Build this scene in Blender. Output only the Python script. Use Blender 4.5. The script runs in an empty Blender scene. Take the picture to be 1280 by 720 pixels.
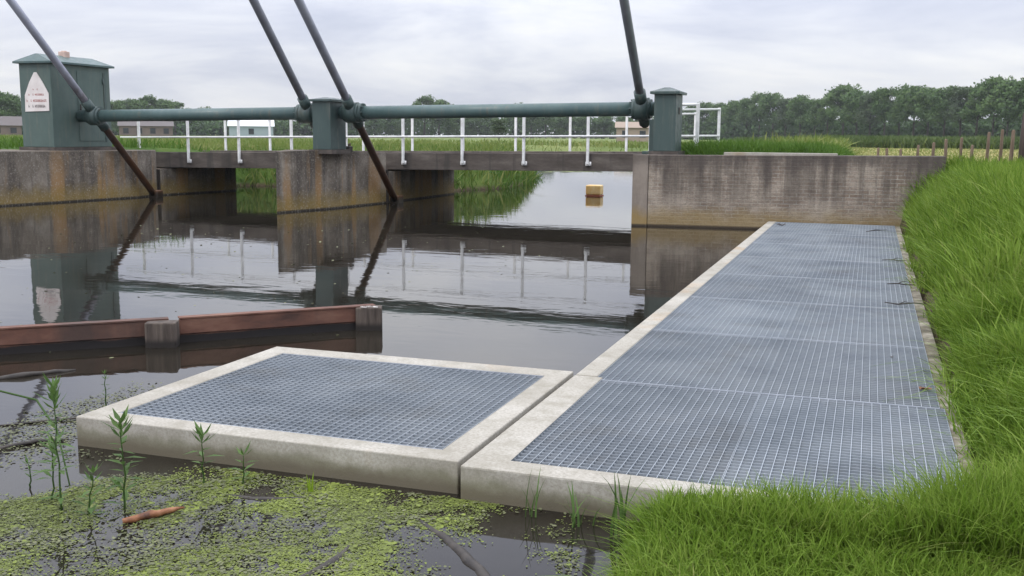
import bpy, bmesh, math, random
import numpy as np
from mathutils import Vector, Matrix

R = math.radians
S = bpy.context.scene
COL = S.collection
rng = np.random.default_rng(7)
random.seed(7)

# ------------------------------------------------------------------ helpers
def lin(c):
    return tuple(((v / 255) / 12.92 if v / 255 <= .04045 else ((v / 255 + .055) / 1.055) ** 2.4) for v in c)

def tag(o, label=None, cat=None, group=None, kind=None):
    if label: o['label'] = label
    if cat: o['category'] = cat
    if group: o['group'] = group
    if kind: o['kind'] = kind
    return o

def empty(name, loc=(0, 0, 0)):
    o = bpy.data.objects.new(name, None); COL.objects.link(o)
    o.location = loc; o.empty_display_size = .1
    return o

def link(name, me, mat=None, parent=None, loc=None):
    o = bpy.data.objects.new(name, me); COL.objects.link(o)
    if mat is not None: me.materials.append(mat)
    if parent is not None:
        o.parent = parent
        # geometry is written in world coordinates: cancel the parent's place
        o.matrix_parent_inverse = Matrix.Translation(-world_loc(parent))
    if loc is not None: o.location = loc
    return o

def world_loc(o):
    v = Vector((0, 0, 0))
    if o.type == 'EMPTY': v = Vector(o.location)
    elif o.parent is not None: return Vector((0, 0, 0))
    else: v = Vector(o.location)
    return v

class MB:
    """collects shapes into one bmesh, in world coordinates"""
    def __init__(self): self.bm = bmesh.new()
    def box(self, x0, x1, y0, y1, z0, z1, bevel=0.0, seg=2):
        ps = [(x0,y0,z0),(x1,y0,z0),(x1,y1,z0),(x0,y1,z0),(x0,y0,z1),(x1,y0,z1),(x1,y1,z1),(x0,y1,z1)]
        return self.hexa(ps, bevel, seg)
    def hexa(self, ps, bevel=0.0, seg=2):
        v = [self.bm.verts.new(p) for p in ps]
        fs = [self.bm.faces.new([v[i] for i in q]) for q in ((3,2,1,0),(4,5,6,7),(0,1,5,4),(1,2,6,5),(2,3,7,6),(3,0,4,7))]
        if bevel > 0:
            es = list({e for f in fs for e in f.edges})
            bmesh.ops.bevel(self.bm, geom=es, offset=bevel, segments=seg, affect='EDGES', profile=.6)
        return self
    def prism(self, poly, z0, z1, bevel=0.0):
        """poly: list of (x,y), ccw; z1 may be a list with one height per corner"""
        n = len(poly); zt = z1 if isinstance(z1, (list, tuple)) else [z1] * n
        b = [self.bm.verts.new((x, y, z0)) for x, y in poly]
        t = [self.bm.verts.new((x, y, zt[i])) for i, (x, y) in enumerate(poly)]
        fs = [self.bm.faces.new(list(reversed(b))), self.bm.faces.new(t)]
        for i in range(n):
            j = (i + 1) % n
            fs.append(self.bm.faces.new((b[i], b[j], t[j], t[i])))
        if bevel > 0:
            es = list({e for f in fs for e in f.edges})
            bmesh.ops.bevel(self.bm, geom=es, offset=bevel, segments=2, affect='EDGES', profile=.6)
        return self
    def tube(self, p, q, r0, r1=None, n=14, caps=True):
        r1 = r0 if r1 is None else r1
        p, q = Vector(p), Vector(q); d = (q - p).normalized()
        a = d.orthogonal().normalized(); b = d.cross(a)
        A, B = [], []
        for i in range(n):
            t = 2 * math.pi * i / n; o = a * math.cos(t) + b * math.sin(t)
            A.append(self.bm.verts.new(p + o * r0)); B.append(self.bm.verts.new(q + o * r1))
        for i in range(n):
            j = (i + 1) % n
            f = self.bm.faces.new((A[i], A[j], B[j], B[i])); f.smooth = True
        if caps:
            self.bm.faces.new(list(reversed(A))); self.bm.faces.new(B)
        return self
    def path(self, pts, rad, n=8):
        """a smooth tapered tube through pts, rad = radius at each point"""
        pts = [Vector(p) for p in pts]; rings = []
        ref = Vector((.31, .2, .93))
        for i, p in enumerate(pts):
            d = (pts[min(i + 1, len(pts) - 1)] - pts[max(i - 1, 0)]).normalized()
            a = d.cross(ref)
            a = a.normalized() if a.length > 1e-4 else d.orthogonal().normalized()
            b = d.cross(a)
            rings.append([self.bm.verts.new(p + (a * math.cos(2*math.pi*k/n) + b * math.sin(2*math.pi*k/n)) * rad[i]) for k in range(n)])
        for A, B in zip(rings, rings[1:]):
            for i in range(n):
                j = (i + 1) % n
                f = self.bm.faces.new((A[i], A[j], B[j], B[i])); f.smooth = True
        self.bm.faces.new(list(reversed(rings[0]))); self.bm.faces.new(rings[-1])
        return self
    def poly(self, ps):
        self.bm.faces.new([self.bm.verts.new(p) for p in ps]); return self
    def build(self, name, mat, parent=None):
        bmesh.ops.recalc_face_normals(self.bm, faces=self.bm.faces)
        me = bpy.data.meshes.new(name); self.bm.to_mesh(me); self.bm.free()
        return link(name, me, mat, parent)

def np_mesh(name, verts, loops, starts, totals, attr=None, smooth=False):
    me = bpy.data.meshes.new(name)
    me.vertices.add(len(verts)); me.vertices.foreach_set('co', verts.astype(np.float32).ravel())
    me.loops.add(len(loops)); me.loops.foreach_set('vertex_index', loops.astype(np.int32))
    me.polygons.add(len(starts)); me.polygons.foreach_set('loop_start', starts.astype(np.int32))
    me.polygons.foreach_set('loop_total', totals.astype(np.int32))
    if smooth: me.polygons.foreach_set('use_smooth', np.ones(len(starts), dtype=bool))
    if attr is not None:
        for k, v in attr.items():
            a = me.attributes.new(k, 'FLOAT', 'POINT'); a.data.foreach_set('value', v.astype(np.float32))
    me.update(calc_edges=True); me.validate()
    return me

def vnoise(x, y, scale, seed=0):
    """smooth 2-D value noise, 0..1"""
    x = np.asarray(x) * scale; y = np.asarray(y) * scale
    xi = np.floor(x).astype(np.int64); yi = np.floor(y).astype(np.int64)
    fx = x - xi; fy = y - yi
    fx = fx * fx * (3 - 2 * fx); fy = fy * fy * (3 - 2 * fy)
    def h(a, b):
        n = (a * 374761393 + b * 668265263 + seed * 982451653) & 0x7fffffff
        n = ((n ^ (n >> 13)) * 1274126177) & 0x7fffffff
        return ((n ^ (n >> 16)) & 0xffff) / 65535.0
    return (h(xi, yi)*(1-fx) + h(xi+1, yi)*fx)*(1-fy) + (h(xi, yi+1)*(1-fx) + h(xi+1, yi+1)*fx)*fy

def fbm(x, y, scale, seed=0, octv=4):
    s = 0; a = .5
    for o in range(octv):
        s = s + a * vnoise(x, y, scale * 2 ** o, seed + o * 17); a *= .5
    return s / (1 - .5 ** octv)

# ------------------------------------------------------------------ materials
class NT:
    def __init__(self, name):
        self.m = bpy.data.materials.new(name); self.m.use_nodes = True
        self.t = self.m.node_tree; self.n = self.t.nodes; self.l = self.t.links
        self.b = self.n['Principled BSDF']; self.out = self.n['Material Output']
        self.co = self.n.new('ShaderNodeTexCoord').outputs['Object']
    def noise(self, scale, detail=5, rough=.6, stretch=None, dist=0):
        v = self.co
        if stretch:
            mp = self.n.new('ShaderNodeMapping'); mp.inputs['Scale'].default_value = stretch
            self.l.new(v, mp.inputs['Vector']); v = mp.outputs[0]
        x = self.n.new('ShaderNodeTexNoise'); x.inputs['Scale'].default_value = scale
        x.inputs['Detail'].default_value = detail; x.inputs['Roughness'].default_value = rough; x.inputs['Distortion'].default_value = dist
        self.l.new(v, x.inputs['Vector']); return x.outputs['Fac']
    def ramp(self, fac, stops):
        r = self.n.new('ShaderNodeValToRGB'); el = r.color_ramp.elements
        while len(el) < len(stops): el.new(.5)
        for e, (p, c) in zip(el, stops):
            e.position = p; e.color = (c, c, c, 1) if isinstance(c, (int, float)) else (*c, 1)
        self.l.new(fac, r.inputs['Fac']); return r.outputs['Color']
    def mix(self, fac, a, b, mode='MIX'):
        x = self.n.new('ShaderNodeMix'); x.data_type = 'RGBA'; x.blend_type = mode
        for s, v in ((x.inputs['Factor'], fac), (x.inputs['A'], a), (x.inputs['B'], b)):
            if isinstance(v, (int, float)): s.default_value = v
            elif isinstance(v, tuple): s.default_value = (*v, 1)
            else: self.l.new(v, s)
        return x.outputs['Result']
    def math(self, op, a, b=0.0):
        x = self.n.new('ShaderNodeMath'); x.operation = op
        for s, v in zip(x.inputs, (a, b)):
            if isinstance(v, (int, float)): s.default_value = v
            else: self.l.new(v, s)
        return x.outputs[0]
    def sep(self, v=None):
        x = self.n.new('ShaderNodeSeparateXYZ'); self.l.new(self.co if v is None else v, x.inputs[0]); return x.outputs
    def band(self, v, lo, hi):
        x = self.n.new('ShaderNodeMapRange'); x.interpolation_type = 'SMOOTHSTEP'
        x.inputs['From Min'].default_value = lo; x.inputs['From Max'].default_value = hi
        self.l.new(v, x.inputs['Value']); return x.outputs[0]
    def bump(self, h, strength=.3, dist=.01):
        x = self.n.new('ShaderNodeBump'); x.inputs['Strength'].default_value = strength; x.inputs['Distance'].default_value = dist
        self.l.new(h, x.inputs['Height']); self.l.new(x.outputs[0], self.b.inputs['Normal'])
    def set(self, col=None, rough=None, metal=None, spec=None):
        for k, v in (('Base Color', col), ('Roughness', rough), ('Metallic', metal), ('Specular IOR Level', spec)):
            if v is None: continue
            if isinstance(v, (int, float)): self.b.inputs[k].default_value = v
            elif isinstance(v, tuple): self.b.inputs[k].default_value = (*v, 1)
            else: self.l.new(v, self.b.inputs[k])
        return self.m

M = {}
def mats():
    # new light concrete of the frames
    t = NT('light_concrete')
    c = t.ramp(t.noise(2.2, 6), [(.3, (.32, .295, .245)), (.5, (.40, .375, .32)), (.75, (.48, .455, .40))])
    c = t.mix(t.ramp(t.noise(60, 4, .7), [(.40, 0.), (.72, .7)]), c, (.20, .18, .14))
    rust = t.ramp(t.noise(.9, 4, .6, (1, 1, .3)), [(.57, 0.), (.70, .6)])
    c = t.mix(rust, c, (.36, .235, .12))
    sm = t.ramp(t.noise(5, 7, .7), [(.48, 0.), (.66, .65)]); c = t.mix(sm, c, (.235, .215, .165))
    z = t.sep()[2]
    al = t.math('MULTIPLY', t.band(t.math('ADD', z, t.math('MULTIPLY', t.noise(4, 6, .7, (1, 1, .2)), -.16)), .045, -.01), .6)
    c = t.mix(al, c, (.085, .085, .035))
    wet = t.math('SUBTRACT', t.math('ADD', z, t.math('MULTIPLY', t.noise(14, 4), -.06)), -.005)
    c = t.mix(t.band(wet, .075, .0), c, (.08, .065, .04))
    c = t.mix(t.math('MULTIPLY', t.band(z, .15, .06), .22), c, (.30, .27, .185))
    h = t.noise(90, 5); t.bump(h, .35, .006)
    M['concrete'] = t.set(c, .85)
    t = NT('soiled_concrete')
    c = t.ramp(t.noise(3.5, 7, .7), [(.35, (.06, .048, .032)), (.5, (.16, .14, .10)), (.62, (.34, .31, .25))])
    t.bump(t.noise(30, 5), .5, .01); M['soilkerb'] = t.set(c, .9)
    # old concrete of the piers, streaked with rust and algae
    t = NT('old_pier_concrete')
    c = t.ramp(t.noise(1.6, 7, .65), [(.3, (.085, .069, .053)), (.5, (.185, .155, .12)), (.72, (.34, .30, .24))])
    s1 = t.ramp(t.noise(1.9, 5, .6, (1.6, 1.6, .10)), [(.46, 0.), (.54, .6), (.62, 1.)])
    c = t.mix(t.math('MULTIPLY', s1, .75), c, (.055, .045, .036))
    s2 = t.ramp(t.noise(1.5, 5, .6, (1.5, 1.1, .10)), [(.52, 0.), (.58, .8), (.66, 1.)])
    z = t.sep()[2]
    low = t.band(z, 1.25, .25)
    c = t.mix(t.math('MULTIPLY', s2, t.math('ADD', t.math('MULTIPLY', low, .45), .40)), c, (.36, .205, .075))
    edge = t.math('ADD', z, t.math('MULTIPLY', t.math('SUBTRACT', t.noise(3.5, 5), .5), .5))
    c = t.mix(t.math('MULTIPLY', t.band(edge, .55, .10), .7), c, (.25, .17, .032))
    c = t.mix(t.band(z, .06, .02), c, (.03, .024, .016))
    c = t.mix(t.math('MULTIPLY', t.band(edge, 1.05, 1.42), .5), c, (.06, .05, .042))
    sp = t.ramp(t.noise(22, 6, .75), [(.53, 0.), (.66, .6)])
    c = t.mix(sp, c, (.42, .39, .33))
    t.bump(t.noise(18, 8, .7), .6, .03)
    M['pier'] = t.set(c, .9)
    t = NT('pale_corner_concrete')
    c = t.ramp(t.noise(2.2, 7, .65, (1, 1, .4)), [(.3, (.16, .13, .105)), (.5, (.255, .215, .175)), (.72, (.34, .295, .245))])
    z = t.sep()[2]; e = t.math('ADD', z, t.math('MULTIPLY', t.math('SUBTRACT', t.noise(3, 5), .5), .5))
    c = t.mix(t.math('MULTIPLY', t.band(e, 1.0, 1.4), .7), c, (.075, .06, .05))
    c = t.mix(t.math('MULTIPLY', t.band(e, .45, .15), .75), c, (.27, .18, .05)); c = t.mix(t.band(z, .06, .02), c, (.04, .03, .02))
    t.bump(t.noise(20, 7), .5, .015); M['corner'] = t.set(c, .9)
    # weathered brick wing wall under grey render
    t = NT('weathered_brick')
    br = t.n.new('ShaderNodeTexBrick'); br.inputs['Scale'].default_value = 1.0
    mp = t.n.new('ShaderNodeMapping'); mp.inputs['Rotation'].default_value = (R(90), 0, 0); t.l.new(t.co, mp.inputs['Vector'])
    t.l.new(mp.outputs[0], br.inputs['Vector'])
    br.inputs['Brick Width'].default_value = .24; br.inputs['Row Height'].default_value = .072; br.inputs['Mortar Size'].default_value = .009
    br.inputs['Color1'].default_value = (.20, .145, .105, 1); br.inputs['Color2'].default_value = (.28, .205, .15, 1); br.inputs['Mortar'].default_value = (.36, .335, .285, 1)
    c = br.outputs['Color']
    c = t.mix(t.ramp(t.noise(9, 7, .75, (1, 1, 1.8)), [(.40, 0.), (.60, .8)]), c, (.20, .165, .13))
    lime = t.ramp(t.noise(1.6, 9, .75, (1, 1, 1.6)), [(.42, 0.), (.60, .85)])
    c = t.mix(lime, c, (.42, .36, .285))
    c = t.mix(t.ramp(t.noise(26, 5, .75, (1, 1, 2.5)), [(.5, 0.), (.66, .65)]), c, (.12, .095, .075))
    s1 = t.ramp(t.noise(1.7, 6, .65, (2.2, 1, .16)), [(.42, 0.), (.50, .6), (.60, 1.)])
    z = t.sep()[2]
    top = t.math('ADD', z, t.math('MULTIPLY', t.math('SUBTRACT', t.noise(1.8, 6, .65, (1.3, 1, .5)), .5), 1.5))
    c = t.mix(t.math('MULTIPLY', s1, t.math('MULTIPLY', t.band(z, .15, .9), .75)), c, (.06, .048, .04))
    c = t.mix(t.math('MULTIPLY', t.band(top, .95, 1.4), .78), c, (.062, .05, .044))
    edge = t.math('ADD', z, t.math('MULTIPLY', t.math('SUBTRACT', t.noise(2.5, 5), .5), .5))
    c = t.mix(t.math('MULTIPLY', t.band(edge, .50, .1), .65), c, (.24, .165, .05))
    c = t.mix(t.band(z, .07, .02), c, (.05, .036, .022))
    hh = t.math('ADD', t.math('MULTIPLY', br.outputs['Fac'], -.35), t.noise(22, 7, .7)); t.bump(hh, .6, .022)
    M['brick'] = t.set(c, .92)
    # deck fascia
    t = NT('grey_deck_concrete')
    c = t.ramp(t.noise(2.5, 7, .65, (.6, 1, 2)), [(.3, (.055, .044, .036)), (.55, (.105, .088, .074)), (.75, (.17, .148, .125))])
    c = t.mix(t.ramp(t.noise(3, 4, .6, (1.5, 1, .1)), [(.52, 0.), (.64, .7)]), c, (.045, .04, .036))
    t.bump(t.noise(25, 6), .4, .02)
    M['deck'] = t.set(c, .9)
    t = NT('dirty_deck_surface')
    c = t.ramp(t.noise(3, 6), [(.3, (.2, .18, .15)), (.7, (.36, .33, .28))]); M['decktop'] = t.set(c, .95)
    # green paint
    def green(name, a, b, rough=.45):
        t = NT(name)
        c = t.ramp(t.noise(1.3, 6, .6, (1, 1, .6)), [(.3, a), (.7, b)])
        c = t.mix(t.ramp(t.noise(5, 6, .7, (2, 2, .15)), [(.52, 0.), (.70, .5)]), c, (.16, .165, .13))
        c = t.mix(t.ramp(t.noise(4, 6, .75, (2.5, 2.5, .2)), [(.62, 0.), (.72, .6)]), c, (.10, .055, .03))
        c = t.mix(t.ramp(t.noise(11, 5, .7), [(.66, 0.), (.74, .5)]), c, (.05, .055, .04))
        t.bump(t.noise(30, 4), .06, .01)
        return t.set(c, t.ramp(t.noise(7, 4), [(.3, rough - .08), (.7, rough + .15)]))
    M['green'] = green('weathered_green_paint', (.062, .098, .086), (.098, .142, .122))
    M['greenpipe'] = green('blue_green_paint', (.052, .094, .092), (.084, .135, .128), .42)
    M['greendark'] = green('dark_green_paint', (.036, .062, .058), (.058, .090, .082), .42)
    # painted / galvanised arms, rusty at the lower end
    t = NT('painted_steel_arm')
    c = t.ramp(t.noise(2.2, 5, .6), [(.3, (.27, .28, .34)), (.7, (.40, .41, .48))])
    z = t.sep()[2]
    e = t.math('ADD', z, t.math('MULTIPLY', t.math('SUBTRACT', t.noise(3, 5), .5), 2.2))
    c = t.mix(t.band(e, 3.4, 1.6), c, (.10, .06, .042))
    c = t.mix(t.math('MULTIPLY', t.band(e, 1.7, .6), .8), c, (.17, .075, .028))
    c = t.mix(t.band(z, .25, .05), c, (.03, .022, .015))
    t.bump(t.noise(35, 5), .25, .008)
    M['arm'] = t.set(c, .5, .25)
    # galvanised grating
    t = NT('galvanised_steel')
    c = t.ramp(t.noise(1.4, 6, .65), [(.3, (.215, .245, .275)), (.5, (.30, .332, .362)), (.72, (.375, .405, .428))])
    c = t.mix(t.ramp(t.noise(2.4, 7, .7), [(.52, 0.), (.70, .32)]), c, (.19, .175, .145))
    c = t.mix(t.ramp(t.noise(40, 3), [(.5, 0.), (.75, .3)]), c, (.42, .45, .48))
    oi = t.n.new('ShaderNodeObjectInfo'); c = t.mix(1.0, c, t.ramp(oi.outputs['Random'], [(0., .91), (1., 1.07)]), 'MULTIPLY')
    M['galv'] = t.set(c, t.ramp(t.noise(6, 4), [(.3, .42), (.7, .62)]), .15)
    t = NT('galvanised_flat')
    c = t.ramp(t.noise(9, 5), [(.3, (.33, .36, .40)), (.7, (.47, .50, .54))]); M['galvflat'] = t.set(c, .45, .4)
    # white paint
    t = NT('white_rail_paint')
    c = t.ramp(t.noise(6, 6, .7), [(.35, (.62, .62, .60)), (.6, (.80, .80, .78))])
    c = t.mix(t.ramp(t.noise(9, 5, .7, (1, 1, .3)), [(.62, 0.), (.75, .6)]), c, (.33, .30, .24)); M['white'] = t.set(c, .5)
    # rusty barrier
    t = NT('rusty_steel_beam')
    c = t.ramp(t.noise(2.0, 7, .65, (1, 1, 3)), [(.3, (.062, .031, .022)), (.5, (.14, .062, .040)), (.72, (.22, .115, .075))])
    c = t.mix(t.ramp(t.noise(1.1, 5, .6, (1, 1, .2)), [(.50, 0.), (.62, .8)]), c, (.05, .034, .028))
    z = t.sep()[2]; e = t.math('ADD', z, t.math('MULTIPLY', t.math('SUBTRACT', t.noise(5, 5), .5), .05))
    c = t.mix(t.band(e, .075, .055), c, (.014, .011, .010)); t.bump(t.noise(30, 6), .4, .01)
    M['rust'] = t.set(c, .8)
    t = NT('bleached_timber')
    c = t.ramp(t.noise(9, 7, .65, (2.5, 2.5, .25)), [(.3, (.04, .030, .024)), (.5, (.085, .066, .053)), (.75, (.15, .12, .095))])
    c = t.mix(t.band(t.sep()[2], .09, .03), c, (.02, .016, .013)); t.bump(t.noise(14, 6, .7, (4, 4, .3)), .6, .015); M['timber'] = t.set(c, .9)
    t = NT('lime_crust'); c = t.ramp(t.noise(12, 5), [(.4, (.25, .22, .2)), (.6, (.62, .60, .56))]); M['crust'] = t.set(c, .9)
    t = NT('fence_timber'); c = t.ramp(t.noise(8, 6, .6, (3, 3, .3)), [(.3, (.09, .06, .038)), (.7, (.20, .145, .10))]); M['post'] = t.set(c, .9)
    t = NT('dark_fence_timber'); c = t.ramp(t.noise(8, 6, .6, (3, 3, .3)), [(.3, (.035, .026, .022)), (.7, (.085, .062, .05))]); M['darkpost'] = t.set(c, .9)
    t = NT('dark_red_plate'); M['redplate'] = t.set((.16, .03, .03), .5)
    t = NT('sign_white'); c = t.ramp(t.noise(4, 5), [(.3, (.66, .60, .56)), (.7, (.78, .73, .69))]); M['sign'] = t.set(c, .5)
    t = NT('sign_red'); M['signred'] = t.set((.34, .06, .045), .5)
    t = NT('sign_dark'); M['signdark'] = t.set((.07, .045, .045), .5)
    t = NT('pale_brick_block'); c = t.ramp(t.noise(8), [(.3, (.48, .33, .27)), (.7, (.62, .47, .40))]); M['block'] = t.set(c, .9)
    t = NT('orange_float'); c = t.ramp(t.noise(5, 5), [(.35, (.82, .50, .16)), (.65, (.90, .68, .34))])
    c = t.mix(t.band(t.sep()[2], .06, .02), c, (.25, .06, .02)); M['orange'] = t.set(c, .6)
    t = NT('wet_driftwood'); c = t.ramp(t.noise(12, 6, .6), [(.35, (.07, .028, .014)), (.5, (.22, .085, .034)), (.68, (.34, .16, .075))]); t.bump(t.noise(40, 5), .5, .006); M['drift'] = t.set(c, .6)
    t = NT('dark_wet_bark'); c = t.ramp(t.noise(14, 6), [(.3, (.012, .009, .007)), (.7, (.05, .04, .03))]); t.bump(t.noise(40, 5), .5, .006); M['bark'] = t.set(c, .55)
    t = NT('dead_leaf_brown'); c = t.ramp(t.noise(30, 4), [(.3, (.09, .04, .02)), (.7, (.24, .11, .05))]); M['deadleaf'] = t.set(c, .7)
    # water
    t = NT('dark_canal_water')
    c = t.ramp(t.noise(.5, 4), [(.35, (.014, .012, .009)), (.7, (.026, .022, .016))])
    wv = t.noise(1.1, 3, .5, (1, 2.2, 1), .4)
    w2 = t.noise(7, 3, .5, (1, 1.8, 1))
    hh = t.math('ADD', wv, t.math('MULTIPLY', w2, .10))
    t.bump(hh, .11, .02)
    t.b.inputs['IOR'].default_value = 1.333
    M['water'] = t.set(c, .02)
    # ground
    t = NT('earth_and_turf')
    xyz = t.sep()
    g = t.ramp(t.noise(.55, 7, .65), [(.3, (.035, .075, .014)), (.5, (.065, .12, .022)), (.7, (.115, .15, .035))])
    soil = t.ramp(t.noise(9, 8, .7), [(.3, (.030, .022, .014)), (.5, (.075, .055, .034)), (.7, (.15, .115, .075))])
    nearby = t.math('MULTIPLY', t.band(xyz[1], 21.5, 20.5), t.band(t.math('ADD', xyz[2], t.math('MULTIPLY', t.noise(3, 5), -.15)), .30, .12))
    c = t.mix(t.math('MAXIMUM', t.band(xyz[2], .16, .02), nearby), g, soil)
    far = t.ramp(t.noise(.06, 4, .6, (.5, 1.6, 1)), [(.35, (.10, .15, .035)), (.6, (.17, .20, .06)), (.75, (.23, .22, .09))])
    c = t.mix(t.band(xyz[1], 30, 60), c, far)
    # mown yellow hay strip on the right
    yx = t.math('MULTIPLY', t.band(xyz[0], -3.5, 1.0), t.math('MULTIPLY', t.band(xyz[1], 27, 31), t.band(xyz[1], 94, 86)))
    hay = t.ramp(t.noise(.8, 6, .7, (.6, 1.5, 1)), [(.3, (.15, .16, .045)), (.5, (.25, .225, .075)), (.7, (.34, .29, .12))])
    c = t.mix(yx, c, hay)
    t.bump(t.noise(5, 6), .5, .08); M['ground'] = t.set(c, .95, None, .2)
mats()

def leafmat(name, stops, trans=.35, rough=.55, big=.35):
    """foliage: colour from the leaf's own random value plus patches"""
    t = NT(name)
    at = t.n.new('ShaderNodeAttribute'); at.attribute_name = 'rnd'
    f = t.math('ADD', t.math('MULTIPLY', at.outputs['Fac'], 1 - big), t.math('MULTIPLY', t.noise(1.1, 3), big))
    c = t.ramp(f, stops)
    t.set(c, rough, None, .12)
    tr = t.n.new('ShaderNodeBsdfTranslucent'); t.l.new(c, tr.inputs['Color'])
    mx = t.n.new('ShaderNodeMixShader'); mx.inputs[0].default_value = trans
    t.l.new(t.b.outputs[0], mx.inputs[1]); t.l.new(tr.outputs[0], mx.inputs[2]); t.l.new(mx.outputs[0], t.out.inputs['Surface'])
    return t.m
M['grass'] = leafmat('lush_grass', [(.08, (.050, .098, .010)), (.34, (.114, .200, .020)), (.58, (.20, .295, .045)), (.78, (.285, .34, .085)), (.95, (.46, .41, .20))])
M['meadow'] = leafmat('meadow_grass', [(.15, (.07, .125, .024)), (.45, (.145, .205, .042)), (.7, (.24, .265, .085)), (.92, (.40, .36, .16))])
M['bankgrass'] = leafmat('bank_grass', [(.15, (.045, .10, .016)), (.45, (.085, .165, .024)), (.75, (.13, .21, .04)), (.95, (.2, .24, .07))])
M['crop'] = leafmat('reed_crop', [(.15, (.05, .085, .025)), (.5, (.095, .14, .045)), (.8, (.15, .19, .075))])
M['weed'] = leafmat('willowherb_leaf', [(.2, (.06, .11, .03)), (.55, (.095, .165, .045)), (.85, (.14, .22, .065))], .3, .45)
M['shoot'] = leafmat('yellow_green_shoot', [(.2, (.17, .27, .02)), (.8, (.27, .38, .04))], .4, .45)
M['duckweed'] = leafmat('duckweed_leaf', [(.10, (.06, .066, .034)), (.35, (.115, .13, .052)), (.60, (.17, .205, .055)), (.9, (.245, .30, .06))], .15, .5, .25)
M['algae'] = leafmat('drowned_weed', [(.2, (.085, .088, .055)), (.6, (.15, .16, .085)), (.9, (.24, .245, .13))], .1, .5)
M['crown'] = leafmat('tree_leaves', [(.1, (.036, .068, .026)), (.45, (.080, .138, .050)), (.75, (.125, .195, .070)), (.95, (.175, .25, .095))], .25, .6, .2)
M['crownlight'] = leafmat('pale_tree_leaves', [(.1, (.05, .075, .042)), (.5, (.09, .13, .065)), (.9, (.14, .185, .095))], .25, .6, .2)
t = NT('tree_bark'); M['trunk'] = t.set(t.ramp(t.noise(3), [(.3, (.022, .018, .015)), (.7, (.06, .05, .04))]), .9)

# ------------------------------------------------------------------ the camera
CAMZ = 1.77
PITCH, ROLL, YAW, FPX = .14647, .00856, .33054, 1296.0
cy, sy = math.cos(YAW), math.sin(YAW)
fw = Vector((-sy * math.cos(PITCH), cy * math.cos(PITCH), -math.sin(PITCH)))
rt = Vector((cy, sy, 0)); up = rt.cross(fw)
rt2 = rt * math.cos(ROLL) + up * math.sin(ROLL); up2 = up * math.cos(ROLL) - rt * math.sin(ROLL)
cam = bpy.data.cameras.new('camera'); camo = bpy.data.objects.new('camera', cam); COL.objects.link(camo)
mw = Matrix((rt2, up2, -fw)).transposed().to_4x4(); mw.translation = Vector((0, 0, CAMZ)); camo.matrix_world = mw
cam.sensor_width = 36; cam.lens = 36 * FPX / 1280; cam.clip_end = 4000; cam.clip_start = .05
S.camera = camo

def bearing(px, d):
    """a ground point d metres away along the bearing of a column of the photograph (used for the far trees)"""
    a = math.atan((px - 640) / FPX) - YAW
    return d * math.sin(a), d * math.cos(a)

# ------------------------------------------------------------------ ground
WATER = [(-80, -60), (-1.6, -60), (-1.7, -6), (-1.25, 0.5), (-1.02, 2.6), (-1.02, 3.9), (-1.12, 4.35), (-.9, 4.5), (.42, 4.55), (.42, 20.75),
         (-4.2, 20.55), (-4.2, 30.0), (-4.2, 40), (-5.2, 52), (-7.6, 64), (-13, 78), (-34, 98), (-60, 112), (-62, 104), (-36, 86), (-20.5, 66),
         (-15.8, 50), (-12.8, 42.3), (-11.2, 36), (-11.0, 32.5), (-12.2, 29.6), (-13.4, 29.3), (-16, 29.7), (-19.4, 29.9), (-19.4, 20.6), (-80, 20.6)]
WP = np.array(WATER)
def wdist(x, y):
    """signed distance to the water's edge, positive on land"""
    x = np.asarray(x, float); y = np.asarray(y, float)
    d = np.full(x.shape, 1e9); inside = np.zeros(x.shape, bool)
    n = len(WP)
    for i in range(n):
        ax, ay = WP[i]; bx, by = WP[(i + 1) % n]
        ex, ey = bx - ax, by - ay
        t = np.clip(((x - ax) * ex + (y - ay) * ey) / (ex * ex + ey * ey), 0, 1)
        d = np.minimum(d, np.hypot(x - ax - t * ex, y - ay - t * ey))
        c = ((ay > y) != (by > y))
        with np.errstate(divide='ignore', invalid='ignore'):
            xx = (bx - ax) * (y - ay) / (by - ay if by != ay else 1e-9) + ax
        inside ^= c & (x < xx)
    return np.where(inside, -d, d)
def sstep(a, b, v):
    t = np.clip((v - a) / (b - a), 0, 1); return t * t * (3 - 2 * t)
def ground_z(x, y):
    x = np.asarray(x, float); y = np.asarray(y, float)
    d = wdist(x, y)
    bank = .13 + np.clip(x - .62, 0, .9) * (.38 + .46 * sstep(6.5, 13, y)) - .05 * sstep(4.8, 3.0, y) * 0
    bank = bank + .055 * sstep(-1.0, -.3, x) * sstep(5.2, 4.5, y) * sstep(3.2, 4.2, y) * sstep(1.0, .6, x) + .03 * (fbm(x, y, 1.3, 3) - .5)
    plat = 1.30 - .30 * sstep(25, 33, y) + .06 * (fbm(x, y, .3, 9) - .5)
    plat = plat - .42 * sstep(-.9, .4, x) * sstep(20.9, 21.6, y) * sstep(90, 60, y)
    left = sstep(-5, -9, x) * sstep(27, 29, y)
    plat = plat - left * .22
    k = sstep(20.3, 21.6, y)
    # the bank keeps climbing behind the end of the wing wall
    base = bank * (1 - k) + plat * k
    w = np.where((y > 29) & (x < -5), 1.5, np.where((y > 20) , .22, np.where(x > .3, .12, .30)))
    w = np.where(y > 31, 1.6, w)
    return -.5 + (base + .5) * sstep(0, 1, d / w)

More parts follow.
